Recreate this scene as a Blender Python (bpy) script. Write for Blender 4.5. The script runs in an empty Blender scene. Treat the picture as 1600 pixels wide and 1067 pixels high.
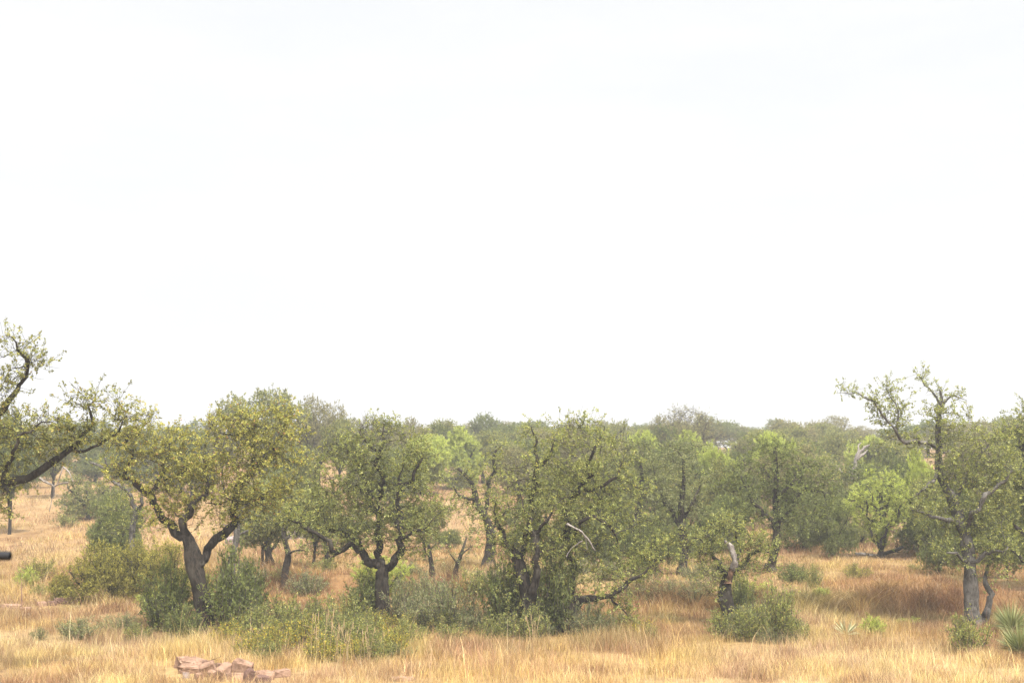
import bpy, bmesh, math, random
import numpy as np
from mathutils import Vector, Matrix

random.seed(11)
rng = np.random.default_rng(7)
scene = bpy.context.scene

# ------------------------------------------------------------------ camera
W0, H0, FPX = 1600.0, 1067.0, 2222.2
EYE = 4.3
PITCH = math.atan((700 - 533.5) / FPX)
cam_data = bpy.data.cameras.new("camera")
cam_data.lens = 50.0
cam_data.sensor_width = 36.0
cam_data.clip_start = 0.2
cam_data.clip_end = 9000.0
cam_data.dof.use_dof = True
cam_data.dof.focus_distance = 33.0
cam_data.dof.aperture_fstop = 2.0
cam = bpy.data.objects.new("camera", cam_data)
scene.collection.objects.link(cam)
cam.location = (0, 0, EYE)
cam.rotation_euler = (math.pi / 2 + PITCH, 0, 0)
scene.camera = cam

# ------------------------------------------------------------------ sky and sun
SUN_EL, SUN_AZ = math.radians(60), math.radians(150)     # azimuth clockwise from +Y (the view direction)
# the air: pale even haze from below the ground to above the trees
HAZE = 0.0014
world = bpy.data.worlds.new("World")
scene.world = world
world.use_nodes = True
nt = world.node_tree
nt.nodes.clear()
wo = nt.nodes.new("ShaderNodeOutputWorld")
bg = nt.nodes.new("ShaderNodeBackground")
sky = nt.nodes.new("ShaderNodeTexSky")
sky.sky_type = 'NISHITA'
sky.sun_disc = False
sky.sun_elevation = SUN_EL
sky.sun_rotation = SUN_AZ
sky.air_density = 1.0
sky.dust_density = 4.0
sky.ozone_density = 1.0
tc = nt.nodes.new("ShaderNodeTexCoord")
mp = nt.nodes.new("ShaderNodeMapping")
mp.inputs['Scale'].default_value = (2.2, 2.2, 9.0)
mp.inputs['Rotation'].default_value = (0.0, 0.25, 0.4)
nz = nt.nodes.new("ShaderNodeTexNoise")
nz.inputs['Scale'].default_value = 1.6
nz.inputs['Detail'].default_value = 8.0
nz.inputs['Roughness'].default_value = 0.62
rp = nt.nodes.new("ShaderNodeValToRGB")
rp.color_ramp.elements[0].position = 0.35
rp.color_ramp.elements[0].color = (0.90, 0.90, 0.90, 1)
rp.color_ramp.elements[1].position = 0.65
rp.color_ramp.elements[1].color = (1, 1, 1, 1)
mixc = nt.nodes.new("ShaderNodeMixRGB")
mixc.inputs['Color2'].default_value = (7.0, 7.05, 7.1, 1)   # thin bright cloud veil over the whole sky
vd = nt.nodes.new("ShaderNodeVectorMath"); vd.operation = 'DOT_PRODUCT'      # the veil glows towards the sun
vd.inputs[1].default_value = (math.sin(SUN_AZ) * math.cos(SUN_EL), math.cos(SUN_AZ) * math.cos(SUN_EL), math.sin(SUN_EL))
mr = nt.nodes.new("ShaderNodeMapRange")
mr.inputs['From Min'].default_value = -0.05; mr.inputs['From Max'].default_value = 1.0
mr.inputs['To Min'].default_value = 0.655; mr.inputs['To Max'].default_value = 2.0
vs = nt.nodes.new("ShaderNodeVectorMath"); vs.operation = 'SCALE'
vs.inputs[0].default_value = (7.0, 7.04, 7.1)
nt.links.new(tc.outputs['Generated'], vd.inputs[0])
nt.links.new(vd.outputs['Value'], mr.inputs['Value'])
nt.links.new(mr.outputs['Result'], vs.inputs['Scale'])
nt.links.new(vs.outputs['Vector'], mixc.inputs['Color2'])
nt.links.new(tc.outputs['Generated'], mp.inputs['Vector'])
nt.links.new(mp.outputs['Vector'], nz.inputs['Vector'])
nt.links.new(nz.outputs['Fac'], rp.inputs['Fac'])
nt.links.new(rp.outputs['Color'], mixc.inputs['Fac'])
nt.links.new(sky.outputs['Color'], mixc.inputs['Color1'])
nt.links.new(mixc.outputs['Color'], bg.inputs['Color'])
bg.inputs['Strength'].default_value = 0.105
nt.links.new(bg.outputs['Background'], wo.inputs['Surface'])

sd = bpy.data.lights.new("sun", 'SUN')
sd.energy = 4.7
sd.angle = math.radians(0.6)
sd.color = (1.0, 0.95, 0.87)
sun = bpy.data.objects.new("sun", sd)
scene.collection.objects.link(sun)
sdir = Vector((math.sin(SUN_AZ) * math.cos(SUN_EL), math.cos(SUN_AZ) * math.cos(SUN_EL), math.sin(SUN_EL)))
sun.rotation_euler = sdir.to_track_quat('Z', 'Y').to_euler()
sun.location = (20, -20, 40)

scene.view_settings.view_transform = 'Standard'
scene.view_settings.look = 'None'
scene.view_settings.exposure = 1.06
scene.view_settings.gamma = 1.0
scene.render.engine = 'CYCLES'
scene.cycles.max_bounces = 5
scene.cycles.diffuse_bounces = 3
scene.cycles.glossy_bounces = 2
scene.cycles.transmission_bounces = 3
scene.cycles.volume_bounces = 0
scene.cycles.transparent_max_bounces = 4
scene.cycles.use_denoising = True

# ------------------------------------------------------------------ pixel <-> place (a point of the photo at a real distance)
cp, sp = math.cos(PITCH), math.sin(PITCH)
def P(x, y, D):
    u, v = (x - 800.0) / FPX, (533.5 - y) / FPX
    dx, dy, dz = u, cp - v * sp, sp + v * cp
    k = D / dy
    return np.array([dx * k, D, EYE + dz * k])

_ys = np.arange(-120, 4200, 0.5)
_pf = np.interp(_ys, [-120, -5, 5, 14, 22, 27, 36, 48, 58, 72, 86, 110, 138, 155, 200, 500, 1500, 4200],
                [3.2, 2.6, 2.3, 1.3, .3, 0, 0, .0, .25, 1.0, 1.75, 2.95, 3.95, 4.12, 4.05, 3.9, 3.2, -3.0])
_k = np.ones(9) / 9
_pf = np.convolve(np.pad(_pf, 4, mode='edge'), _k, mode='valid')
def sstep(t):
    t = np.clip(t, 0, 1)
    return t * t * (3 - 2 * t)
def hash2(ix, iy, s):
    n = np.sin(ix * 127.1 + iy * 311.7 + s * 74.7) * 43758.5453
    return n - np.floor(n)
def vnoise(x, y, s=0.0):
    ix, iy = np.floor(x), np.floor(y)
    fx, fy = x - ix, y - iy
    fx, fy = fx * fx * (3 - 2 * fx), fy * fy * (3 - 2 * fy)
    a, b = hash2(ix, iy, s), hash2(ix + 1, iy, s)
    c, d = hash2(ix, iy + 1, s), hash2(ix + 1, iy + 1, s)
    return (a * (1 - fx) + b * fx) * (1 - fy) + (c * (1 - fx) + d * fx) * fy
def fbm(x, y, s=0.0, o=4):
    v, a, t = 0, 0.5, 0
    for i in range(o):
        v = v + a * vnoise(x * 2 ** i, y * 2 ** i, s + i * 3.1); t += a; a *= 0.5
    return v / t
def bank_y(X):
    return np.interp(X, [-40, -16, -8, -4, 0, 4, 9, 14, 40], [46, 45, 43.5, 42.6, 40.0, 38.6, 37.6, 36.9, 36]) + 0.7 * (vnoise(X * 0.55, X * 0 + 3.3) - 0.5)
def bank_h(X):
    return np.interp(X, [-40, -18, -9, -3, 6, 40], [0.05, 0.12, 0.42, 0.38, 0.5, 0.55])
def terrain(X, Y):
    X = np.asarray(X, float); Y = np.asarray(Y, float)
    z = np.interp(Y, _ys, _pf)
    s = sstep((Y - bank_y(X)) / 0.8)
    z = z + bank_h(X) * s * (1 - 0.6 * sstep((Y - 60) / 40))
    z = z - 0.10 * np.exp(-((Y - bank_y(X) + 0.6) / 1.2) ** 2)
    z = z + (fbm(X * 0.35, Y * 0.35, 5) - 0.5) * 0.16 * sstep((Y - 15) / 8)
    z = z + (fbm(X * 0.03, Y * 0.03, 9) - 0.5) * 0.9 * sstep((Y - 70) / 60)
    return z
def ground_depth(x, y):
    Ds = np.arange(18, 190, 0.1)
    p0, p1 = P(x, y, 1.0), None
    X = p0[0] * Ds
    Z = EYE + (p0[2] - EYE) * Ds
    T = terrain(X, Ds)
    i = np.argmax(Z < T)
    return float(Ds[i]) if (Z < T).any() else 150.0

# ------------------------------------------------------------------ materials
def new_mat(name):
    m = bpy.data.materials.new(name); m.use_nodes = True
    t = m.node_tree; t.nodes.clear()
    out = t.nodes.new("ShaderNodeOutputMaterial")
    return m, t, out
def leaf_mat(name, trans=0.5, rough=0.6, spec=0.18, tint=(1.25, 1.3, 0.7)):
    m, t, out = new_mat(name)
    at = t.nodes.new("ShaderNodeAttribute"); at.attribute_name = "Col"
    p = t.nodes.new("ShaderNodeBsdfPrincipled")
    p.inputs['Roughness'].default_value = rough
    p.inputs['Specular IOR Level'].default_value = spec
    tr = t.nodes.new("ShaderNodeBsdfTranslucent")
    hs = t.nodes.new("ShaderNodeMixRGB"); hs.blend_type = 'MULTIPLY'; hs.inputs['Fac'].default_value = 1
    hs.inputs['Color2'].default_value = (*tint, 1)
    mx = t.nodes.new("ShaderNodeMixShader"); mx.inputs['Fac'].default_value = trans
    t.links.new(at.outputs['Color'], p.inputs['Base Color'])
    t.links.new(at.outputs['Color'], hs.inputs['Color1'])
    t.links.new(hs.outputs['Color'], tr.inputs['Color'])
    t.links.new(p.outputs[0], mx.inputs[1]); t.links.new(tr.outputs[0], mx.inputs[2])
    t.links.new(mx.outputs[0], out.inputs['Surface'])
    return m
M_LEAF = leaf_mat("oak_leaf")
M_FEATHER = leaf_mat("feathery_leaf", 0.5, 0.6, 0.15)
M_GRASS = leaf_mat("dry_grass", 0.3, 0.7, 0.15, (1.05, 1.02, 0.92))
M_FLESHY = leaf_mat("fleshy_leaf", 0.08, 0.5, 0.3)

def bark_mat(name, c0, c1, c2, sc=1.0):
    m, t, out = new_mat(name)
    tc = t.nodes.new("ShaderNodeTexCoord")
    mp = t.nodes.new("ShaderNodeMapping"); mp.inputs['Scale'].default_value = (1, 1, 0.35)
    n1 = t.nodes.new("ShaderNodeTexNoise"); n1.inputs['Scale'].default_value = 22 * sc; n1.inputs['Detail'].default_value = 8; n1.inputs['Roughness'].default_value = 0.7
    n2 = t.nodes.new("ShaderNodeTexNoise"); n2.inputs['Scale'].default_value = 2.3 * sc; n2.inputs['Detail'].default_value = 5
    r = t.nodes.new("ShaderNodeValToRGB")
    e = r.color_ramp.elements
    e[0].position = 0.36; e[0].color = (*c0, 1); e[1].position = 0.6; e[1].color = (*c1, 1)
    r2 = t.nodes.new("ShaderNodeValToRGB")
    r2.color_ramp.elements[0].position = 0.52; r2.color_ramp.elements[1].position = 0.62
    mx = t.nodes.new("ShaderNodeMixRGB"); mx.inputs['Color2'].default_value = (*c2, 1)
    bp = t.nodes.new("ShaderNodeBump"); bp.inputs['Strength'].default_value = 1.0; bp.inputs['Distance'].default_value = 0.06
    p = t.nodes.new("ShaderNodeBsdfPrincipled"); p.inputs['Roughness'].default_value = 0.9; p.inputs['Specular IOR Level'].default_value = 0.15
    L = t.links.new
    L(tc.outputs['Object'], mp.inputs['Vector']); L(mp.outputs['Vector'], n1.inputs['Vector']); L(tc.outputs['Object'], n2.inputs['Vector'])
    L(n1.outputs['Fac'], r.inputs['Fac']); L(n2.outputs['Fac'], r2.inputs['Fac'])
    ml = t.nodes.new("ShaderNodeMath"); ml.operation = 'MULTIPLY'; ml.inputs[1].default_value = 0.5
    L(r2.outputs['Color'], ml.inputs[0]); L(ml.outputs[0], mx.inputs['Fac']); L(r.outputs['Color'], mx.inputs['Color1'])
    L(mx.outputs['Color'], p.inputs['Base Color']); L(n1.outputs['Fac'], bp.inputs['Height']); L(bp.outputs['Normal'], p.inputs['Normal'])
    L(p.outputs[0], out.inputs['Surface'])
    return m
M_BARK = bark_mat("oak_bark", (0.006, 0.005, 0.004), (0.046, 0.036, 0.027), (0.095, 0.085, 0.066))
M_BARKG = bark_mat("grey_bark", (0.025, 0.022, 0.019), (0.115, 0.104, 0.09), (0.20, 0.187, 0.168))
M_DEAD = bark_mat("dead_wood", (0.10, 0.08, 0.07), (0.27, 0.24, 0.21), (0.36, 0.33, 0.30))
M_HEART = bark_mat("bare_heartwood", (0.07, 0.04, 0.025), (0.20, 0.12, 0.075), (0.18, 0.12, 0.08))
M_TWIG = bark_mat("twig_bark", (0.04, 0.033, 0.027), (0.13, 0.108, 0.088), (0.17, 0.15, 0.125), 2)

# ------------------------------------------------------------------ mesh helpers
def raw_mesh(name, V, Fc, mat, col=None, smooth=False):
    V = np.asarray(V, np.float32); Fc = np.asarray(Fc, np.int32)
    me = bpy.data.meshes.new(name)
    m, k = Fc.shape
    me.vertices.add(len(V)); me.vertices.foreach_set("co", V.ravel())
    me.loops.add(m * k); me.loops.foreach_set("vertex_index", Fc.ravel())
    me.polygons.add(m); me.polygons.foreach_set("loop_start", np.arange(m, dtype=np.int32) * k)
    if smooth:
        me.polygons.foreach_set("use_smooth", np.ones(m, bool))
    if col is not None:
        a = me.color_attributes.new("Col", 'FLOAT_COLOR', 'POINT')
        c = np.ones((len(V), 4), np.float32); c[:, :3] = col
        a.data.foreach_set("color", c.ravel())
    me.update(calc_edges=True)
    if mat: me.materials.append(mat)
    return me
def link(name, data, parent=None, loc=None):
    o = bpy.data.objects.new(name, data)
    scene.collection.objects.link(o)
    if parent is not None: o.parent = parent
    if loc is not None: o.location = loc
    return o
def tag(o, label=None, cat=None, group=None, kind=None):
    if label: o['label'] = label
    if cat: o['category'] = cat
    if group: o['group'] = group
    if kind: o['kind'] = kind
    return o
def copy_thing(root, loc, rz=0.0, sc=1.0, label=None, group=None, sz=None):
    r = root.copy(); scene.collection.objects.link(r)
    r.location = loc; r.rotation_euler = (0, 0, rz)
    r.scale = (sc, sc, sz if sz else sc)
    if label: r['label'] = label
    if group: r['group'] = group
    for ch in list(root.children):
        c = ch.copy(); scene.collection.objects.link(c); c.parent = r
    return r

def unit(v):
    return v / np.maximum(np.linalg.norm(v, axis=-1, keepdims=True), 1e-9)

def tube(pts, rad, n, gn=0.0):
    """one swept tube -> verts, quads"""
    pts = np.asarray(pts, float); K = len(pts)
    tg = unit(np.gradient(pts, axis=0))
    ref = np.array([1.0, 0.2, 0.1]) if abs(tg[0][2]) > 0.8 else np.array([0, 0, 1.0])
    a = unit(np.cross(tg[0], ref)); V = []
    ang = np.arange(n) * 2 * math.pi / n
    for i in range(K):
        a = unit(a - tg[i] * a.dot(tg[i])); b = np.cross(tg[i], a)
        rr = np.full(n, rad[i])
        if gn: rr = rr * (1 + gn * (rng.random(n) - 0.5) + gn * 0.9 * np.sin(ang * 2 + i * 0.7) + gn * 0.5 * np.sin(ang * 3 + i * 0.31 + 1))
        V.append(pts[i] + (np.cos(ang)[:, None] * a + np.sin(ang)[:, None] * b) * rr[:, None])
    V = np.concatenate(V)
    i0 = np.arange((K - 1) * n).reshape(K - 1, n)
    nx = np.roll(i0, -1, axis=1)
    Fc = np.stack([i0, nx, nx + n, i0 + n], -1).reshape(-1, 4)
    return V, Fc

class Geo:
    def __init__(s): s.V, s.F, s.n = [], [], 0
    def add(s, V, Fc):
        s.V.append(V); s.F.append(Fc + s.n); s.n += len(V)
    def mesh(s, name, mat, smooth=True):
        return raw_mesh(name, np.concatenate(s.V), np.concatenate(s.F), mat, smooth=smooth)

def catmull(pts, step):
    pts = np.asarray(pts, float)
    if len(pts) < 3:
        n = max(2, int(np.linalg.norm(pts[-1, :3] - pts[0, :3]) / step) + 1)
        t = np.linspace(0, 1, n)[:, None]
        return pts[0] * (1 - t) + pts[-1] * t
    ext = np.vstack([2 * pts[0] - pts[1], pts, 2 * pts[-1] - pts[-2]])
    out = []
    for i in range(1, len(ext) - 2):
        p0, p1, p2, p3 = ext[i - 1:i + 3]
        n = max(1, int(round(np.linalg.norm((p2 - p1)[:3]) / step)))
        for k in range(n):
            t = k / n
            out.append(0.5 * (2 * p1 + (p2 - p0) * t + (2 * p0 - 5 * p1 + 4 * p2 - p3) * t * t + (3 * p1 - p0 - 3 * p2 + p3) * t ** 3))
    out.append(pts[-1])
    return np.array(out)

def twig_geo(A, B, r):
    """many thin three-sided twigs at once"""
    d = unit(B - A)
    ref = np.tile([0.3, 0.2, 1.0], (len(A), 1)); s = unit(np.cross(d, ref)); u = np.cross(d, s)
    V = []
    for k in range(3):
        a = k * 2 * math.pi / 3
        V.append(A + (s * math.cos(a) + u * math.sin(a)) * r[:, None])
    for k in range(3):
        a = k * 2 * math.pi / 3
        V.append(B + (s * math.cos(a) + u * math.sin(a)) * r[:, None] * 0.45)
    V = np.stack(V, 1).reshape(-1, 3)
    b = (np.arange(len(A)) * 6)[:, None]
    Fc = np.concatenate([b + np.array([[0, 1, 4, 3]]), b + np.array([[1, 2, 5, 4]]), b + np.array([[2, 0, 3, 5]])])
    return V, Fc

def leaf_geo(p, d, nrm, L, Wd, fold=0.18):
    """diamond leaves: p base, d direction, nrm face normal"""
    d = unit(d); s = unit(np.cross(d, nrm)); n = np.cross(s, d)
    L = L[:, None]; Wd = Wd[:, None]
    a = p; b = p + d * L * 0.48 + s * Wd * 0.5 + n * Wd * fold
    c = p + d * L - n * Wd * fold; e = p + d * L * 0.48 - s * Wd * 0.5 + n * Wd * fold
    V = np.stack([a, b, c, e], 1).reshape(-1, 3)
    Fc = np.arange(len(V)).reshape(-1, 4)
    return V, Fc

def rand_unit(n):
    return unit(rng.normal(size=(n, 3)))

def pick_cols(n, pal, clump=None):
    """pal: list of (rgb, weight); small random lightness for every leaf"""
    w = np.array([p[1] for p in pal], float); w /= w.sum()
    c = np.array([p[0] for p in pal], float)[rng.choice(len(pal), n, p=w)]
    c = c * 1.12 * (1 + 0.13 * rng.normal(size=(n, 1)).clip(-2, 2))
    if clump is not None: c = c * clump[:, None]
    return c.clip(0.004, 0.9)

# ------------------------------------------------------------------ tree growing (space colonisation inside the crown outline)
def grow(nodes, parent, A, step, infl, kill, iters, grav=0.0):
    nodes = [np.array(v) for v in nodes]; parent = list(parent); kids = {}
    N = np.array(nodes)
    dist = np.full(len(A), 1e9); near = np.zeros(len(A), int)
    def upd(start):
        Nn = np.array(nodes[start:])
        if not len(Nn): return
        d = np.linalg.norm(A[:, None, :] - Nn[None], axis=2)
        j = d.argmin(1); m = d[np.arange(len(A)), j]
        b = m < dist
        dist[b] = m[b]; near[b] = j[b] + start
    upd(0)
    alive = dist > kill
    for it in range(iters):
        act = alive & (dist < infl)
        if not act.any():
            if not alive.any(): break
            act = alive & (dist <= dist[alive].min() * 1.15)
        idx = near[act]; dv = unit(A[act] - np.array(nodes)[idx])
        us, inv = np.unique(idx, return_inverse=True)
        S = np.zeros((len(us), 3)); np.add.at(S, inv, dv)
        S = unit(unit(S) + rng.normal(size=S.shape) * 0.16 + np.array([0, 0, grav]))
        start = len(nodes)
        ai = np.where(act)[0]
        for q, i in enumerate(us):
            kk = kids.setdefault(int(i), [])
            new = nodes[i] + S[q] * step
            if len(kk) >= 1 and any(np.linalg.norm(new - nodes[k]) < step * 0.5 for k in kk):
                mine = ai[inv == q]
                j = mine[int(rng.integers(len(mine)))]
                new = nodes[i] + unit(A[j] - nodes[i] + rng.normal(size=3) * 0.05) * step
                if len(kk) >= 4 or any(np.linalg.norm(new - nodes[k]) < step * 0.5 for k in kk):
                    alive[j] = len(kk) < 4 and rng.random() < 0.6
                    continue
            parent.append(int(i)); kk.append(len(nodes)); nodes.append(new)
        if len(nodes) == start:
            alive &= ~(act & (rng.random(len(A)) < 0.3))
            continue
        upd(start)
        alive &= dist > kill
    return np.array(nodes), np.array(parent)

def build_skeleton(hand, crown_pts, step, infl, kill, iters, tipr=0.006, expo=2.75, grav=0.03):
    """hand: list of polylines of (x,y,z,r) in metres; first is the trunk"""
    nodes, par, hr = [], [], []
    for li, pl in enumerate(hand):
        q = catmull(pl, step)
        if li:
            jit = rng.normal(size=(len(q), 3)) * 0.045; jit = (jit + np.roll(jit, 1, 0)) * .6; jit[0] = 0
            q[:, :3] += jit
        last = -1
        if li:
            last = int(np.linalg.norm(np.array(nodes) - q[0, :3], axis=1).argmin())
            q = q[1:] if len(q) > 2 and np.linalg.norm(nodes[last] - q[0, :3]) < step else q
        for row in q:
            nodes.append(row[:3].copy()); par.append(last); hr.append(max(row[3], 0.004)); last = len(nodes) - 1
    nh = len(nodes)
    N, Pn = grow(nodes, par, crown_pts, step, infl, kill, iters, grav) if len(crown_pts) else (np.array(nodes), np.array(par))
    n = len(N); rs = np.zeros(n); cnt = np.zeros(n, int)
    for i in range(n):
        if Pn[i] >= 0: cnt[Pn[i]] += 1
    acc = np.zeros(n)
    # children always come after parents
    for i in range(n - 1, -1, -1):
        acc_i = acc[i] if cnt[i] else tipr ** expo
        rs[i] = acc_i ** (1 / expo)
        if Pn[i] >= 0: acc[Pn[i]] += acc_i
    for i in range(nh): rs[i] = hr[i]
    for i in range(nh, n):
        rs[i] = min(rs[i], rs[Pn[i]] * 0.92)
    return N, Pn, rs, nh

def branch_geo(N, Pn, rs, nh, g, gn=0.12):
    n = len(N); ch = [[] for _ in range(n)]
    for i in range(n):
        if Pn[i] >= 0: ch[Pn[i]].append(i)
    roots = [i for i in range(n) if Pn[i] < 0]
    stack = [(r, None) for r in roots]
    while stack:
        s, p = stack.pop()
        chain = [] if p is None else [p]
        i = s
        while True:
            chain.append(i)
            if not ch[i]: break
            c = sorted(ch[i], key=lambda k: -(rs[k] + (1 if (k < nh and k == i + 1) else 0)))
            for k in c[1:]: stack.append((k, i))
            i = c[0]
        if len(chain) < 2: continue
        r = rs[chain].copy()
        if p is not None: r[0] = min(rs[p] * 0.8, r[1] * 1.25)
        r[-1] *= 0.5
        m = r.max()
        k = 12 if m > 0.09 else 7 if m > 0.03 else 4 if m > 0.014 else 3
        g.add(*tube(N[chain], r, k, gn if m > 0.03 else 0))

TWK, LFK = 2, 1.8
LITTER_SHADE = []          # (x, y, radius): brown fallen leaves and painted shade under the crowns
def clumpf(p, s):
    return np.sin(p[:, 0] * s + 1.3) * np.sin(p[:, 1] * s * 1.1 + 0.7) * np.sin(p[:, 2] * s * 1.2 + 2.1)

def foliage(N, rs, nh, pal, twigs, leaves, L, tl=0.34, rmax=0.02, style='oak', g=None, spread=1.0, bare=0.0, gap=0.0, epi=0.4):
    idx = np.where(rs < rmax)[0]
    idx = idx[idx >= nh]
    twigs, leaves, L = TWK * twigs, int(round(leaves * LFK)), L * 0.88
    if gap:
        f = clumpf(N[idx] * np.array([1, 1, 1.5]), 4.2)
        idx = idx[rng.random(len(idx)) > gap * 1.25 * (f < 0.05)]
    ep = np.arange(3, nh)[(rs[3:nh] < 0.085) & (rng.random(max(nh - 3, 0)) < epi)]
    src = np.repeat(np.concatenate([N[idx], N[ep], N[ep]]), twigs, 0)
    src = src + rng.normal(size=src.shape) * 0.03
    d = unit(rand_unit(len(src)) + np.array([0, 0, 0.45]))
    ln = tl * (0.5 + rng.random(len(src)) * 0.9) * spread
    B = src + d * ln[:, None]
    g.add(*twig_geo(src, B, np.full(len(src), 0.0038)))
    keep = rng.random(len(src)) > bare
    src, B, d, ln = src[keep], B[keep], d[keep], ln[keep]
    n = len(src)
    cl = 1 + 0.22 * rng.normal(size=n).clip(-1.6, 1.6)
    A = np.repeat(src, leaves, 0); Bv = np.repeat(B, leaves, 0); dd = np.repeat(d, leaves, 0); cl = np.repeat(cl, leaves)
    t = np.where(rng.random(len(A)) < .6, .72 + .3 * rng.random(len(A)), rng.random(len(A)))
    p = A + (Bv - A) * t[:, None] + rng.normal(size=A.shape) * 0.012
    if style == 'oak':
        ld = unit(dd * 0.7 + rand_unit(len(A)))
        nr = unit(rand_unit(len(A)) * 0.8 + np.array([0, 0, 0.75]))
        Ls = L * (0.6 + 0.7 * rng.random(len(A))); Ws = Ls * (0.45 + 0.2 * rng.random(len(A)))
    else:
        ld = unit(dd * 1.0 + rand_unit(len(A)) * 0.8 + np.array([0, 0, -0.1]))
        nr = rand_unit(len(A))
        Ls = L * (0.6 + 0.8 * rng.random(len(A))); Ws = Ls * 0.17
    V, Fc = leaf_geo(p, ld, nr, Ls, Ws)
    col = pick_cols(len(A), pal, cl)
    return V, Fc, np.repeat(col, 4, 0)

# leaf palettes (linear reflectance)
OLIVE = [((0.215, 0.215, 0.075), 5), ((0.14, 0.15, 0.055), 4), ((0.30, 0.285, 0.10), 3), ((0.36, 0.29, 0.09), 0.6), ((0.26, 0.18, 0.07), 0.5)]
YELLOW = [((0.30, 0.285, 0.078), 5), ((0.20, 0.20, 0.06), 4), ((0.39, 0.36, 0.11), 3), ((0.42, 0.31, 0.09), 0.4), ((0.30, 0.15, 0.06), 0.5)]
GREEN = [((0.220, 0.236, 0.085), 5), ((0.145, 0.165, 0.060), 4), ((0.31, 0.31, 0.115), 3.5), ((0.36, 0.31, 0.09), 0.5)]
DEEP = [((0.150, 0.170, 0.062), 5), ((0.10, 0.118, 0.042), 4), ((0.235, 0.245, 0.085), 2.5)]
LIME = [((0.32, 0.35, 0.09), 5), ((0.25, 0.29, 0.075), 4), ((0.42, 0.43, 0.13), 3)]
GREYG = [((0.17, 0.18, 0.09), 5), ((0.12, 0.13, 0.065), 4), ((0.25, 0.25, 0.13), 3)]
BROWNG = [((0.20, 0.18, 0.09), 5), ((0.145, 0.135, 0.07), 4), ((0.27, 0.24, 0.12), 2)]

def crown_points(blobs, dens):
    out = []
    for (c, r) in blobs:
        r = np.maximum(np.array(r) - 0.11, np.array(r) * 0.6)
        vol = 4.19 * r[0] * r[1] * r[2]
        n = max(16, int(vol * dens * 15))
        u = rand_unit(n) * (rng.random(n) ** 0.42)[:, None]
        out.append(np.asarray(c) + u * np.asarray(r))
    A = np.concatenate(out)
    f = clumpf(A * np.array([1, 1, 1.7]), 2.5)
    A = A[(f > -0.13) | (rng.random(len(A)) < 0.15)]
    return A

def make_tree(kind, label, cat, D, limbs, blobs, pal, dens=16, twigs=2, leaves=9, L=0.06, step=0.115, kill=0.14, infl=1.2,
              bark=None, style='oak', group=None, rmax=0.02, bare=0.2, gap=0.28, tl=0.34, depth=0.75, iters=70, tipr=0.006, grav=0.03, dead=None, base=None):
    """limbs in photo pixels (x, y, depth offset, half width px) carried to their real distance D"""
    bark = bark or M_BARK
    s = D / FPX
    hand = []
    for li, l in enumerate(limbs):
        pl = []
        for (x, y, do, r) in (l if li == 0 else l[:-1] + [(*l[-1][:3], l[-1][3] * 0.5)]):
            q = P(x, y, D + do); pl.append([q[0], q[1], q[2], r * s * (0.92 if li == 0 else 0.74)])
        hand.append(pl)
    b = hand[0][0]
    gz = float(terrain(b[0], b[1])) if base is None else base
    o = np.array([b[0], b[1], gz])
    hand[0][0] = [b[0], b[1], gz - 0.15, b[3] * 1.45]
    q0 = hand[0][1]
    t = 0.22 / max(q0[2] - gz, 0.3)
    if t < 0.8:
        hand[0].insert(1, [b[0] + (q0[0] - b[0]) * t, b[1] + (q0[1] - b[1]) * t, gz + 0.22, b[3] * 1.08])
    hand = [[[v[0] - o[0], v[1] - o[1], v[2] - o[2], v[3]] for v in pl] for pl in hand]
    bl = []
    for bb in blobs:
        x, y, rx, ry = bb[:4]; do = bb[4] if len(bb) > 4 else 0.0
        c = P(x, y, D + do) - o
        bl.append((c, (rx * s * 1.2, max(rx, ry) * s * depth, ry * s * 1.04)))
    A = crown_points(bl, dens)
    A = A[A[:, 2] > 0.12]
    N, Pn, rs, nh = build_skeleton(hand, A, step, infl, kill, iters, tipr=tipr, grav=grav)
    g = Geo(); branch_geo(N, Pn, rs, nh, g)
    V, Fc, col = foliage(N, rs, nh, pal, twigs, leaves, L, tl=tl, rmax=rmax, style=style, g=g, bare=bare, gap=gap)
    root = link(kind, None, loc=o)
    tag(root, label, cat, group)
    link("trunk", g.mesh("trunk", bark), root)
    link("crown", raw_mesh("crown", V, Fc, M_LEAF if style == 'oak' else M_FEATHER, col), root)
    if dead:
        for (nm, mat, lines) in dead:
            gd = Geo()
            for l in lines:
                pl = np.array([list(P(x, y, D + do) - o) + [r * s * (0.8 if nm != "dead_branch" else 0.6)] for (x, y, do, r) in l])
                q = catmull(pl, 0.08); q[:, :3] += rng.normal(size=(len(q), 3)) * 0.008
                gd.add(*tube(q[:, :3], np.maximum(q[:, 3] * (1 + .18 * rng.normal(size=len(q)).clip(-1, 1.5)), 0.004), 8, 0.28))
            link(nm, gd.mesh(nm, mat), root)
    if D < 54: LITTER_SHADE.append((o[0], o[1], max(rx_ for (_, rx_) in [(0, float(np.ptp(A[:, 0])) * .45)])))
    return root

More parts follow.
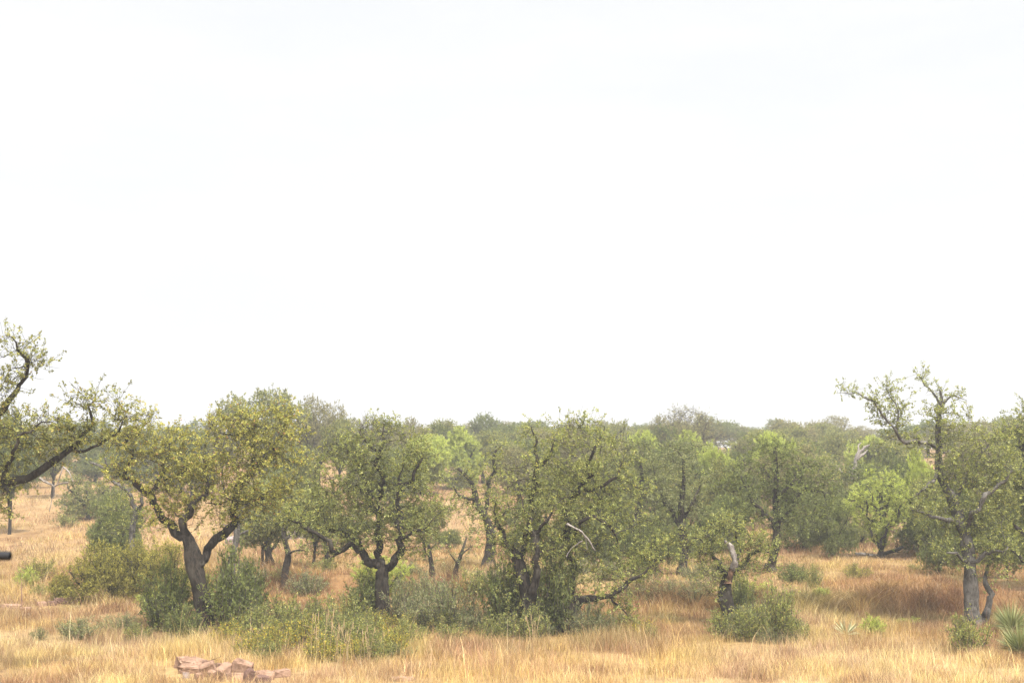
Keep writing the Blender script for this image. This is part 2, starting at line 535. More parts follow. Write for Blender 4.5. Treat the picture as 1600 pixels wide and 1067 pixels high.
# ------------------------------------------------------------------ ground
def ground_tone(X, Y):
    """0..1 fields that drive the real colour of grass and soil"""
    gold = fbm(X * 0.16, Y * 0.11, 21)
    brown = fbm(X * 0.33 + 7, Y * 0.25, 33)
    by = bank_y(X)
    bank = np.exp(-((Y - by - 0.3) / 0.55) ** 2)
    near = 1 - sstep((Y - 29 - 3 * (fbm(X * .2, Y * .2, 4) - .5)) / 2.5)
    return gold, brown, bank, near
def grass_colour(X, Y, n):
    gold, brown, bank, near = ground_tone(X, Y)
    c = np.empty((n, 3)); c[:] = (0.53, 0.385, 0.205)
    def lerp(c, col, f): return c + (np.array(col) - c) * np.clip(f, 0, 1)[:, None]
    c = lerp(c, (0.42, 0.265, 0.135), (brown - 0.40) * 3.2)
    c = lerp(c, (0.60, 0.48, 0.29), (gold - 0.5) * 3.5)
    c = lerp(c, (0.34, 0.20, 0.105), bank * (0.35 + 1.0 * (brown - .3)))
    c = lerp(c, (0.62, 0.50, 0.31), near * (0.4 + 1.2 * (gold - 0.45)))
    c = lerp(c, (0.55, 0.42, 0.225), near * (brown - 0.48) * 3)
    far = sstep((Y - 44) / 12)
    c = lerp(c, (0.50, 0.345, 0.205), far * 0.55)
    green = np.clip((fbm(X * 0.5 + 3, Y * 0.5, 61) - 0.60) * 6, 0, 1) * (1 - far) * (Y > 29.5)
    c = lerp(c, (0.24, 0.24, 0.10), green * 0.7)
    litter_shade = np.zeros(n)
    for (lx, ly, lr) in LITTER_SHADE:
        litter_shade = np.maximum(litter_shade, 1 - np.hypot(X - lx, (Y - ly) * 1.2) / (lr * 1.15))
    litter_shade = np.clip(litter_shade * 1.6 + (brown - .5) * .9, 0, 1) * (litter_shade > 0)
    c = lerp(c, (0.27, 0.17, 0.105), litter_shade * 0.75)  # fallen leaves plus the crowns' shade, both put into the ground colour
    fine = fbm(X * 1.3, Y * 0.9, 88)
    c = lerp(c, (0.33, 0.20, 0.10), (fine - 0.53) * 3.4)
    c = c * (np.array([0.90, 0.85, 0.77]) + np.array([-.03, .0, .0]) * (1 - near)[:, None]) * (1 - 0.08 * (1 - near))[:, None]
    strip = np.exp(-((Y - bank_y(X) + 1.0) / 0.55) ** 2) * sstep((X - 6) / 3)
    c = lerp(c, (0.36, 0.32, 0.14), strip * 0.55)
    return c

def make_ground():
    ys = np.concatenate([np.arange(-60, 24, 2.0), np.arange(24, 60, 0.22), np.arange(60, 160, 0.8), np.geomspace(160, 4000, 40)])
    nu = 300; u = np.linspace(-1, 1, nu)
    u = np.sign(u) * (0.75 * np.abs(u) + 0.25 * np.abs(u) ** 3)
    Yg = np.repeat(ys, nu); Xg = np.tile(u, len(ys)) * (34 + np.abs(Yg) * 0.62)
    Z = terrain(Xg, Yg)
    V = np.stack([Xg, Yg, Z], 1)
    i = (np.arange(len(ys) - 1)[:, None] * nu + np.arange(nu - 1)[None]).ravel()
    Fc = np.stack([i, i + 1, i + nu + 1, i + nu], 1)
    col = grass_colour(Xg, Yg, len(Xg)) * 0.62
    m, t, out = new_mat("dry_soil_and_thatch")
    at = t.nodes.new("ShaderNodeAttribute"); at.attribute_name = "Col"
    tcn = t.nodes.new("ShaderNodeTexCoord")
    n1 = t.nodes.new("ShaderNodeTexNoise"); n1.inputs['Scale'].default_value = 3.0; n1.inputs['Detail'].default_value = 9; n1.inputs['Roughness'].default_value = 0.72
    r = t.nodes.new("ShaderNodeValToRGB")
    r.color_ramp.elements[0].position = 0.3; r.color_ramp.elements[0].color = (0.62, 0.55, 0.52, 1)
    r.color_ramp.elements[1].position = 0.68; r.color_ramp.elements[1].color = (1.18, 1.15, 1.05, 1)
    mx = t.nodes.new("ShaderNodeMixRGB"); mx.blend_type = 'MULTIPLY'; mx.inputs['Fac'].default_value = 1
    bp = t.nodes.new("ShaderNodeBump"); bp.inputs['Strength'].default_value = 0.8; bp.inputs['Distance'].default_value = 0.12
    p = t.nodes.new("ShaderNodeBsdfPrincipled"); p.inputs['Roughness'].default_value = 0.95; p.inputs['Specular IOR Level'].default_value = 0.1
    Lk = t.links.new
    Lk(tcn.outputs['Object'], n1.inputs['Vector']); Lk(n1.outputs['Fac'], r.inputs['Fac']); Lk(at.outputs['Color'], mx.inputs['Color1']); Lk(r.outputs['Color'], mx.inputs['Color2'])
    Lk(mx.outputs['Color'], p.inputs['Base Color']); Lk(n1.outputs['Fac'], bp.inputs['Height']); Lk(bp.outputs['Normal'], p.inputs['Normal']); Lk(p.outputs[0], out.inputs['Surface'])
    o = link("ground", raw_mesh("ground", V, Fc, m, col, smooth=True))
    tag(o, "dry ground rising to a low ridge under the grass", "ground", kind="structure")
ROCK_SPOTS = []      # (X, Y, radius): grass grown short there
def blades(X, Y, h, w, lean, segs, colf=1.0, z0=None):
    n = len(X)
    Z = terrain(X, Y) if z0 is None else z0
    p = np.stack([X, Y, Z - 0.02], 1)
    a = rng.random(n) * 2 * math.pi
    side = np.stack([np.cos(a), np.sin(a), np.zeros(n)], 1)
    b = rng.random(n) * 2 * math.pi
    ln = np.stack([np.cos(b), np.sin(b), np.zeros(n)], 1) * (lean * h * (0.3 + rng.random(n)))[:, None]
    up = np.zeros((n, 3)); up[:, 2] = h
    ws = side * (w * 0.5)[:, None]
    if segs == 2:
        m = p + up * 0.6 + ln * 0.35; tp = p + up * 0.97 + ln
        V = np.stack([p - ws, p + ws, m + ws * 0.8, m - ws * 0.8, tp + ws * 0.15, tp - ws * 0.15], 1).reshape(-1, 3)
        q = (np.arange(n) * 6)[:, None]
        Fc = np.concatenate([q + np.array([[0, 1, 2, 3]]), q + np.array([[3, 2, 4, 5]])]); k = 6
    else:
        tp = p + up + ln
        V = np.stack([p - ws, p + ws, tp + ws * 0.2, tp - ws * 0.2], 1).reshape(-1, 3)
        Fc = np.arange(n * 4).reshape(-1, 4); k = 4
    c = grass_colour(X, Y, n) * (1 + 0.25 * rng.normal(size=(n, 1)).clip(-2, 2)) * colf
    r = rng.random(n)
    c[r < 0.10] *= np.array([0.75, 0.62, 0.55]); c[r > 0.93] = c[r > 0.93] * 0.6 + np.array([0.26, 0.225, 0.165])
    return V, Fc, np.repeat(c.clip(0.01, 0.92), k, 0)

def scatter_xy(n, y0, y1, margin=1.5, power=1.0):
    Y = y0 + (y1 - y0) * rng.random(n) ** power
    X = (rng.random(n) * 2 - 1) * (Y * 0.372 + margin)
    return X, Y

def grass_object(label, ntuft, per, y0, y1, h0, w0, segs, spread, lean=0.65, power=1.0, XY=None, cf=1.0):
    X, Y = XY if XY is not None else scatter_xy(ntuft, y0, y1, power=power)
    dn = fbm(X * 0.8, Y * 0.8, 77)
    keep = rng.random(len(X)) < np.clip((dn - .34) * 5.5, .12 if y0 < 50 else .2, 1) if XY is None else rng.random(len(X)) < .6 + .6 * dn
    X, Y = X[keep], Y[keep]
    TC = 1 + 0.24 * rng.normal(size=(len(X), 1)).clip(-1.8, 1.8)
    hue = rng.random((len(X), 1)); warm = fbm(X * 0.9, Y * 0.9, 140)[:, None] + (hue - .5) * .5
    TC = TC * np.where(warm > .62, [[1.05, 1.08, .82]], np.where(warm < .36, [[.72, .62, .68]], [[1., 1., 1.]]))
    TC = np.repeat(TC, per, 0)
    hs = 0.35 + 1.3 * fbm(X * 0.45, Y * 0.45, 50) ** 1.3
    bk = np.exp(-((Y - bank_y(X)) / 1.0) ** 2)
    hs = hs * (1 + 0.35 * bk) * (0.55 + 0.9 * rng.random(len(X)) ** 2)
    if y1 > 0:
        for (lx, ly, lr) in LITTER_SHADE:
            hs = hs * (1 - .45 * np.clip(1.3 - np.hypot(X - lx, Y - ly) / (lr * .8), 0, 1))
    for (rx, ry, rr) in ROCK_SPOTS:
        dd = np.hypot(X - rx, Y - ry)
        hs = hs * np.where(dd < rr, 0.22 + .5 * (rng.random(len(X)) < .12), 1.0)
    X = np.repeat(X, per) + rng.normal(size=len(X) * per) * spread
    Y = np.repeat(Y, per) + rng.normal(size=len(Y) * per) * spread
    h = np.repeat(hs, per) * h0 * (0.45 + 0.75 * rng.random(len(X)))
    w = w0 * (0.6 + 0.8 * rng.random(len(X)))
    V, Fc, c = blades(X, Y, h, w, lean, segs, cf)
    c = (c * np.repeat(TC, 6 if segs == 2 else 4, 0)).clip(0.02, 0.85)
    o = link("grass", raw_mesh("grass", V, Fc, M_GRASS, c))
    tag(o, label, "grass", kind="stuff")
    print("grass", len(Fc))

# ------------------------------------------------------------------ shrubs
def shrub_mesh(w, h, nst, pal, style, L, nleaf, seedv, dense=1.0, bare=0.0):
    """stems fanning from the base, leaves on side twigs; returns trunk mesh + crown mesh"""
    g = Geo(); src, dirs = [], []
    for i in range(nst):
        a = rng.random() * 2 * math.pi; rad = w * 0.5 * (rng.random() ** 0.6)
        hh = h * (0.55 + 0.5 * rng.random()) * (1 - 0.35 * (rad / (w * 0.5)) ** 2)
        e = np.array([math.cos(a) * rad, math.sin(a) * rad, hh])
        b = np.array([math.cos(a) * rad * 0.15, math.sin(a) * rad * 0.15, -0.05])
        m = b + (e - b) * 0.5 + np.array([math.cos(a), math.sin(a), 0]) * rad * 0.12 + rng.normal(size=3) * 0.05 * h
        pl = catmull(np.array([b, m, e]), max(h * 0.11, 0.06))
        pl += rng.normal(size=pl.shape) * 0.012 * h
        r0 = 0.008 + 0.008 * rng.random() * h
        g.add(*tube(pl, np.linspace(r0, 0.003, len(pl)), 4))
        nt_ = max(4, int(14 * dense))
        for k in range(nt_):
            t = 0.18 + 0.82 * rng.random(); q = pl[int(t * (len(pl) - 1))]
            src.append(q); d = unit(rng.normal(size=3) + unit(e - b) * 0.9); dirs.append(d)
    src = np.array(src); dirs = np.array(dirs)
    ln = (0.10 + 0.16 * rng.random(len(src))) * (0.5 + 0.5 * h)
    B = src + dirs * ln[:, None]
    B[:, 2] = np.maximum(B[:, 2], 0.03)
    g.add(*twig_geo(src, B, np.full(len(src), 0.0025)))
    kp = rng.random(len(src)) >= bare
    src, B, dirs = src[kp], B[kp], dirs[kp]
    A = np.repeat(src, nleaf, 0); Bv = np.repeat(B, nleaf, 0); dd = np.repeat(dirs, nleaf, 0)
    t = rng.random(len(A)); p = A + (Bv - A) * t[:, None] + rng.normal(size=A.shape) * 0.015
    Ls = L * (0.6 + 0.8 * rng.random(len(A)))
    ar = {'oak': 0.5, 'feather': 0.17, 'narrow': 0.26}[style]
    V, Fc = leaf_geo(p, unit(dd + rand_unit(len(A)) * 0.9 + np.array([0, 0, .25])), unit(rand_unit(len(A)) + np.array([0, 0, 0.5])), Ls, Ls * ar)
    cl = np.repeat(1 + 0.25 * rng.normal(size=len(src)).clip(-1.5, 1.5), nleaf)
    col = np.repeat(pick_cols(len(A), pal, cl), 4, 0)
    return g.mesh("stems", M_TWIG), raw_mesh("foliage", V, Fc, M_FEATHER if style == 'feather' else M_LEAF, col)

SHRUB_SETS = {}
def shrub_protos():
    GRAYSH = [((0.21, 0.225, 0.115), 5), ((0.14, 0.16, 0.075), 4), ((0.30, 0.29, 0.17), 3), ((0.34, 0.25, 0.15), 1)]
    YELSH = [((0.31, 0.29, 0.07), 5), ((0.18, 0.19, 0.055), 4), ((0.55, 0.38, 0.06), 2)]
    OLSH = [((0.25, 0.225, 0.06), 5), ((0.16, 0.155, 0.045), 4), ((0.34, 0.29, 0.08), 3)]
    specs = {
        'green': dict(w=1.3, h=0.95, nst=36, pal=GREEN + OLIVE, style='oak', L=0.045, nleaf=9),
        'deep': dict(w=1.3, h=1.2, nst=60, pal=DEEP, style='oak', L=0.05, nleaf=11),
        'grey': dict(w=1.3, h=0.9, nst=46, pal=GRAYSH, style='narrow', L=0.05, nleaf=9),
        'yellow': dict(w=1.3, h=0.8, nst=46, pal=YELSH, style='oak', L=0.04, nleaf=8),
        'olive': dict(w=1.5, h=1.3, nst=46, pal=OLSH, style='narrow', L=0.055, nleaf=12),
        'lime': dict(w=1.4, h=1.3, nst=34, pal=LIME, style='feather', L=0.10, nleaf=14),
    }
    for k, s in specs.items():
        SHRUB_SETS[k] = [shrub_mesh(s['w'], s['h'], s['nst'], s['pal'], s['style'], s['L'], s['nleaf'], i) + (s['w'], s['h']) for i in range(3)]
shrub_protos()
def shrub(x, ybase, wpx, hpx, kind, label, cat="shrub", group=None, D=None, name="shrub"):
    D = D or ground_depth(x, ybase)
    p = P(x, ybase, D); s = D / FPX
    st, fo, w, h = SHRUB_SETS[kind][int(rng.integers(3))]
    root = link(name, None, loc=(p[0], p[1], float(terrain(p[0], p[1])) - 0.02))
    root.rotation_euler = (0, 0, rng.random() * 6.28)
    root.scale = (wpx * 1.15 * s / w, wpx * 1.15 * s / w, hpx * 1.3 * s / h)
    tag(root, label, cat, group)
    link("stems", st, root); link("foliage", fo, root)
    return root

# ------------------------------------------------------------------ rocks
def rock_mat(name, c0, c1, c2):
    m, t, out = new_mat(name)
    tcn = t.nodes.new("ShaderNodeTexCoord")
    n1 = t.nodes.new("ShaderNodeTexNoise"); n1.inputs['Scale'].default_value = 5; n1.inputs['Detail'].default_value = 10; n1.inputs['Roughness'].default_value = 0.7
    r = t.nodes.new("ShaderNodeValToRGB"); e = r.color_ramp.elements
    e[0].position = 0.33; e[0].color = (*c0, 1); e[1].position = 0.68; e[1].color = (*c2, 1)
    k = e.new(0.5); k.color = (*c1, 1)
    bp = t.nodes.new("ShaderNodeBump"); bp.inputs['Strength'].default_value = 0.9; bp.inputs['Distance'].default_value = 0.05
    p = t.nodes.new("ShaderNodeBsdfPrincipled"); p.inputs['Roughness'].default_value = 0.85; p.inputs['Specular IOR Level'].default_value = 0.2
    Lk = t.links.new
    Lk(tcn.outputs['Object'], n1.inputs['Vector']); Lk(n1.outputs['Fac'], r.inputs['Fac']); Lk(r.outputs['Color'], p.inputs['Base Color'])
    Lk(n1.outputs['Fac'], bp.inputs['Height']); Lk(bp.outputs['Normal'], p.inputs['Normal']); Lk(p.outputs[0], out.inputs['Surface'])
    return m
M_SAND = rock_mat("pink_sandstone", (0.10, 0.058, 0.038), (0.24, 0.148, 0.10), (0.34, 0.225, 0.16))
M_REDR = rock_mat("red_brown_stone", (0.06, 0.032, 0.025), (0.13, 0.075, 0.058), (0.19, 0.12, 0.095))
M_PALE = rock_mat("pale_granite", (0.11, 0.08, 0.075), (0.24, 0.19, 0.175), (0.38, 0.31, 0.285))
M_GRAYR = rock_mat("grey_stone", (0.2, 0.18, 0.17), (0.36, 0.33, 0.31), (0.48, 0.45, 0.42))
def rock(x, y, wpx, hpx, mat, label, D=None, tilt=(0, 0, 0), name="rock", group=None, dpx=None, sink=0.25, npts=16, cat="rock"):
    D = D or (EYE - 0.4 * hpx * 0.012) * FPX / (y - 700)
    s = D / FPX
    bm = bmesh.new()
    dp = (dpx or wpx * 0.75) * s
    if name == "rock":      # blocky: jittered box corners plus a few points
        cor = np.array([[a_, b_, c_] for a_ in (-1, 1) for b_ in (-1, 1) for c_ in (-1, 1)]) * (.78 + .2 * rng.random((8, 3)))
        hullp = np.concatenate([cor * .86, unit(rng.normal(size=(7, 3))) * (.95 + .15 * rng.random((7, 1)))])
    else:
        hullp = unit(rng.normal(size=(npts, 3))) * (0.82 + 0.3 * rng.random((npts, 1)))
    for v in hullp:
        bm.verts.new((v[0] * wpx * s * 0.55, v[1] * dp * 0.5, v[2] * hpx * s * 0.58))
    r = bmesh.ops.convex_hull(bm, input=bm.verts)
    bmesh.ops.delete(bm, geom=list({e for e in r['geom_interior'] + r['geom_unused'] if isinstance(e, bmesh.types.BMVert)}), context='VERTS')
    bmesh.ops.bevel(bm, geom=list(bm.edges), offset=0.05 * wpx * s, segments=2, affect='EDGES', profile=0.6)
    bmesh.ops.triangulate(bm, faces=bm.faces)
    bmesh.ops.subdivide_edges(bm, edges=bm.edges, cuts=1, use_grid_fill=True)
    for v in bm.verts:
        v.co += Vector(rng.normal(size=3) * 0.011 * wpx * s)
    me = bpy.data.meshes.new("rock"); bm.to_mesh(me); bm.free()
    me.materials.append(mat)
    p = P(x, y, D)
    o = link(name, me, loc=tuple(p)); o.rotation_euler = tilt
    # settle it into the ground
    o.location.z = min(o.location.z, float(terrain(p[0], p[1])) + hpx * s * (0.6 - sink)) 
    tag(o, label, cat, group)
    return o

# ------------------------------------------------------------------ the near oaks, each from its own limbs and crown
G1, G2 = "oaks standing along the front edge of the savanna", "oaks standing on the slope behind the front row"

make_tree("oak_tree", "large oak cut by the left edge, its long dark limb reaching right", "oak tree", 26.5,
    [[(-95, 1064, 0, 24), (-80, 960, 0, 20), (-70, 880, 0, 19), (-52, 820, 0, 17)],
     [(-52, 820, 0, 15), (-30, 785, 0, 12), (0, 757, .1, 9.5), (40, 746, .2, 8.5), (75, 726, .2, 7.5), (108, 703, .2, 6), (130, 676, .3, 4.5), (141, 647, .3, 3), (146, 618, .3, 1.5)],
     [(-52, 820, 0, 14), (-45, 740, .2, 11), (-25, 690, .3, 8.5), (0, 648, .3, 7), (25, 612, .3, 5), (37, 577, .2, 4), (28, 550, .1, 2.5), (14, 528, .1, 1.2)],
     [(0, 757, .1, 5), (20, 700, -.3, 4), (60, 660, -.5, 3)],
     [(37, 577, .2, 2.5), (48, 562, .2, 1.5), (60, 558, .2, 1)],
     [(108, 703, .2, 4), (150, 700, .3, 3), (185, 672, .4, 2.2), (200, 650, .4, 1.5)],
     [(0, 757, .1, 4), (10, 780, -.2, 3), (20, 800, -.3, 2)]],
    [(30, 545, 45, 32), (5, 590, 40, 45), (70, 572, 28, 20), (10, 665, 75, 50), (60, 690, 60, 40), (120, 625, 45, 30), (100, 670, 55, 35), (165, 630, 40, 26), (195, 655, 38, 24),
     (5, 722, 50, 32), (5, 785, 30, 32), (150, 685, 50, 28), (228, 655, 30, 16), (-20, 740, 50, 90), (28, 812, 14, 12)],
    OLIVE, dens=15, twigs=2, leaves=8, L=0.060, gap=0.55, depth=0.65,
    dead=[("dead_branch", M_DEAD, [[(62, 746, -.3, 3.2), (85, 760, -.4, 2.6), (92, 756, -.4, 2.4), (108, 753, -.4, 1.6)], [(90, 757, -.4, 2.2), (97, 735, -.4, 1.8), (99, 729, -.4, 1.2)],
                                   [(98, 729, -.4, 1.8), (108, 738, -.4, 1.6), (114, 752, -.4, 1)], [(86, 760, -.4, 2), (82, 780, -.4, 1.3), (76, 800, -.4, .8)]])])

make_tree("oak_tree", "broad yellowish oak with a thick forked trunk, above the rock pile", "oak tree", 33.3,
    [[(325, 988, 0, 15), (320, 950, 0, 14), (309, 905, 0, 14.5), (301, 872, 0, 13.5), (296, 850, 0, 11.5), (292, 836, 0, 9.5)],
     [(292, 838, 0, 10), (278, 833, .1, 9), (262, 815, .2, 8.5), (246, 794, .3, 7.5), (230, 773, .3, 7), (208, 754, .3, 5.5), (182, 740, .3, 4)],
     [(196, 745, .3, 4), (198, 730, .3, 3.5), (204, 716, .3, 3), (198, 692, .3, 4), (222, 668, .3, 3), (235, 650, .3, 1.5)],
     [(232, 775, .3, 4.5), (249, 749, .2, 3.5), (270, 695, 0, 2.5)],
     [(246, 765, .3, 3), (262, 747, .0, 2), (275, 742, .0, 1.2)],
     [(296, 850, 0, 9), (288, 815, -.1, 8.5), (303, 795, -.3, 7.5), (315, 775, -.4, 5), (322, 755, -.4, 3.5), (318, 715, -.5, 2.5)],
     [(306, 885, 0, 10), (316, 868, .15, 9.5), (330, 852, .25, 9), (347, 838, .3, 9), (360, 818, .3, 9), (369, 797, .3, 8), (369, 768, .3, 8), (380, 745, .3, 7.5), (400, 730, .3, 6.5), (421, 719, .3, 5.5), (429, 702, .3, 4), (440, 670, .3, 2.5)],
     [(400, 730, .3, 4), (399, 708, .2, 3.2), (392, 680, .1, 3), (405, 655, 0, 2.2)],
     [(371, 788, .3, 4.5), (390, 783, .4, 4), (408, 776, .5, 3.2), (425, 762, .6, 2.6), (438, 753, .6, 1.5)],
     [(365, 780, .3, 2.5), (340, 789, 0, 1.8), (325, 786, 0, 1)]],
    [(380, 668, 62, 28), (330, 695, 55, 36), (330, 792, 60, 30), (255, 828, 40, 24), (395, 775, 60, 30), (285, 800, 40, 26), (435, 670, 45, 42), (400, 700, 60, 45), (290, 725, 50, 32), (340, 745, 70, 38), (285, 770, 48, 34), (445, 720, 42, 35), (250, 690, 45, 38), (205, 700, 52, 42),
     (210, 650, 40, 22), (395, 650, 42, 14), (260, 810, 32, 26), (315, 805, 30, 22), (440, 760, 38, 26), (395, 815, 22, 18), (345, 818, 22, 22), (415, 790, 45, 22), (185, 740, 30, 22)],
    YELLOW, dens=15, twigs=2, leaves=10, L=0.058, gap=0.42, depth=0.65)

make_tree("oak_tree", "rounded green oak whose straight trunk forks low into three limbs, left of centre", "oak tree", 35.6,
    [[(599, 968, 0, 12), (598, 940, 0, 11.5), (597, 915, 0, 11.5), (597, 893, 0, 12)],
     [(597, 893, 0, 9.5), (585, 880, .1, 9), (573, 868, .2, 8.5), (563, 851, .3, 8), (546, 838, .3, 6.5), (524, 826, .3, 5), (497, 824, .3, 3.5)],
     [(565, 856, .2, 7), (548, 852, -.2, 5.5), (530, 860, -.3, 5), (520, 850, -.4, 5), (505, 836, -.5, 4.5), (483, 827, -.5, 4), (465, 815, -.5, 3), (448, 801, -.5, 2)],
     [(597, 893, 0, 8), (592, 865, .2, 7), (592, 840, .3, 7.5), (593, 815, .3, 7.5), (583, 794, .3, 6.5), (572, 775, .3, 5), (559, 758, .3, 3)],
     [(597, 893, 0, 9), (612, 880, -.1, 8.5), (626, 862, -.2, 8), (624, 836, -.2, 7), (624, 814, -.2, 6.5), (621, 794, -.2, 5.5), (625, 765, -.2, 4), (627, 740, -.2, 3)],
     [(590, 805, .3, 4), (594, 766, 0, 6), (593, 741, -.1, 5.5), (587, 726, -.1, 5), (594, 707, -.1, 4.5), (598, 693, -.1, 3.2), (600, 665, 0, 2)],
     [(582, 790, .3, 4), (567, 745, .5, 5), (562, 730, .5, 4), (552, 712, .5, 3.4), (541, 703, .5, 2.6), (515, 700, .5, 1.5)],
     [(594, 705, -.1, 3), (578, 692, -.1, 2.2), (570, 682, 0, 1.5)],
     [(626, 757, -.2, 3), (640, 754, -.3, 2.2), (652, 755, -.4, 1.2)],
     [(625, 770, -.2, 4), (645, 740, -.4, 3), (660, 715, -.5, 2)],
     [(622, 850, -.2, 4), (650, 830, -.5, 3), (675, 815, -.7, 2)]],
    [(590, 678, 50, 28), (500, 832, 42, 20), (690, 790, 26, 36), (455, 792, 36, 28), (640, 862, 40, 22), (540, 870, 34, 16), (600, 825, 60, 30), (675, 835, 34, 30), (545, 695, 42, 30), (640, 705, 42, 30), (600, 720, 75, 40), (530, 745, 52, 42), (655, 745, 42, 36), (590, 780, 85, 48), (660, 800, 40, 38), (500, 795, 48, 36), (545, 835, 55, 25),
     (625, 840, 55, 26), (465, 830, 40, 18), (675, 835, 28, 26), (480, 760, 30, 25)],
    GREEN + [((0.2, 0.19, 0.05), 1.5)], dens=13.5, twigs=2, leaves=9, L=0.056, gap=0.55, depth=0.65)

make_tree("oak_tree", "open oak with a dark leaning trunk and a second thin stem, in the middle", "oak tree", 32.8,
    [[(834, 992, 0, 13), (829, 955, 0, 12), (822, 925, 0, 11), (816, 895, 0, 10), (804, 863, .1, 8.5)],
     [(804, 863, .1, 7), (795, 845, .2, 6), (780, 825, .3, 4.5), (770, 800, .3, 3)],
     [(812, 885, 0, 7), (818, 850, .3, 6), (826, 820, .3, 5.5), (834, 790, .3, 5.5), (836, 755, .3, 5), (839, 716, .3, 4), (838, 690, .3, 2.4), (830, 665, .3, 1.5)],
     [(828, 945, 0, 8), (835, 905, -.3, 8), (838, 880, -.3, 7.5), (839, 858, -.3, 7), (833, 828, -.3, 6), (826, 810, -.3, 4), (815, 780, -.3, 2.6)],
     [(836, 835, -.3, 4), (850, 815, -.5, 3.4), (862, 790, -.5, 2.4)],
     [(838, 740, .3, 4), (856, 715, .1, 3), (866, 690, 0, 2)]],
    [(832, 692, 36, 28), (795, 745, 34, 34), (860, 748, 45, 42), (825, 790, 62, 42), (790, 800, 42, 36), (865, 800, 45, 42), (870, 700, 38, 28), (775, 850, 44, 34), (850, 850, 50, 34), (790, 890, 34, 26), (812, 915, 40, 22), (800, 958, 34, 26), (845, 960, 30, 24)],
    GREEN + [((0.22, 0.2, 0.06), 1.6)], dens=13.5, twigs=2, leaves=9, L=0.056, gap=0.55, depth=0.65)

make_tree("oak_tree", "wide oak leaning right with a low sweeping limb nearly touching the dry grass", "oak tree", 33.2,
    [[(884, 990, 0, 12), (887, 968, 0, 11), (894, 950, 0, 10.5), (904, 938, 0, 9.5)],
     [(904, 938, 0, 8), (920, 934, -.3, 7), (940, 936, -.5, 6), (956, 932, -.6, 5), (975, 915, -.6, 4.5), (1000, 900, -.6, 3.5), (1025, 880, -.6, 2)],
     [(956, 932, -.6, 3), (965, 950, -.6, 2), (985, 962, -.6, 1.2)],
     [(890, 955, 0, 9), (893, 920, .4, 8.5), (893, 890, .5, 8), (891, 860, .5, 8), (882, 825, .5, 8), (882, 795, .5, 7.5), (897, 775, .5, 7.5), (907, 757, .4, 7.5), (922, 738, .3, 6), (935, 730, .3, 4)],
     [(908, 755, .4, 5), (915, 730, .8, 4), (930, 700, .8, 3), (945, 670, .8, 2)],
     [(897, 775, .5, 5), (925, 768, 0, 3.5), (955, 745, -.3, 3), (975, 720, -.3, 2)],
     [(890, 850, .5, 5), (910, 815, -.4, 4), (935, 810, -.4, 3.5), (955, 825, -.4, 3), (965, 840, -.4, 2)],
     [(891, 850, .5, 5), (920, 790, .8, 4), (960, 770, .8, 3), (990, 760, .8, 2)]],
    [(905, 668, 45, 26), (945, 700, 44, 28), (982, 728, 30, 26), (925, 745, 60, 40), (985, 770, 38, 32), (935, 795, 60, 32), (895, 830, 45, 28), (1010, 868, 45, 26), (985, 895, 55, 28), (1030, 893, 30, 22),
     (935, 905, 45, 28), (880, 905, 38, 36), (870, 955, 32, 30), (920, 965, 30, 20), (968, 948, 22, 12), (985, 962, 10, 6), (870, 870, 48, 34), (1000, 815, 40, 28), (925, 850, 50, 34), (1020, 850, 40, 26)],
    GREEN + [((0.22, 0.2, 0.06), 1.6)], dens=13, twigs=2, leaves=9, L=0.056, gap=0.55, depth=0.65,
    dead=[("dead_branch", M_DEAD, [[(885, 818, -1.2, 3), (905, 828, -1.3, 2.6), (916, 838, -1.3, 2.2), (930, 860, -1.3, 1.2)], [(914, 836, -1.3, 1.8), (918, 858, -1.3, .9)], [(885, 870, -1.2, 1), (893, 856, -1.2, 1.4), (910, 845, -1.2, 1.4)]])])

make_tree("oak_tree", "small broken oak whose twisted trunk ends in a curved bleached dead stub", "oak tree", 34.9,
    [[(1150, 980, 0, 12), (1143, 960, 0, 12), (1134, 938, 0, 11), (1134, 915, 0, 10), (1138, 900, 0, 9.5)],
     [(1138, 900, 0, 6), (1128, 888, .4, 5), (1115, 868, .6, 4), (1100, 850, .6, 3), (1085, 838, .6, 2)],
     [(1138, 902, 0, 6), (1152, 888, .4, 5), (1170, 870, .6, 4), (1190, 858, .6, 3), (1205, 862, .6, 2)],
     [(1150, 890, .4, 4), (1155, 860, .8, 3.4), (1150, 835, .8, 2.6), (1135, 815, .8, 2)],
     [(1134, 930, 0, 6), (1126, 935, -.1, 5.5), (1124, 931, -.1, 4)]],
    [(1125, 815, 36, 15), (1105, 838, 45, 22), (1150, 838, 40, 22), (1185, 860, 38, 22), (1090, 868, 30, 22), (1165, 888, 36, 20), (1195, 890, 30, 20), (1105, 895, 36, 20), (1170, 845, 40, 24), (1075, 850, 26, 22), (1145, 960, 12, 20)],
    GREEN + [((0.24, 0.22, 0.06), 3)], dens=24, twigs=2, leaves=8, L=0.055, gap=0.45, step=.11, kill=.15,
    dead=[("dead_stub", M_DEAD, [[(1144, 890, -.25, 5), (1148, 878, -.3, 5.5), (1147, 868, -.3, 5), (1142, 855, -.3, 4.2), (1138, 850, -.3, 3.6), (1132, 844, -.3, 2)]]),
          ("heartwood_scar", M_HEART, [[(1137, 912, -.15, 6), (1140, 898, -.2, 6.5), (1144, 886, -.25, 5)]])])

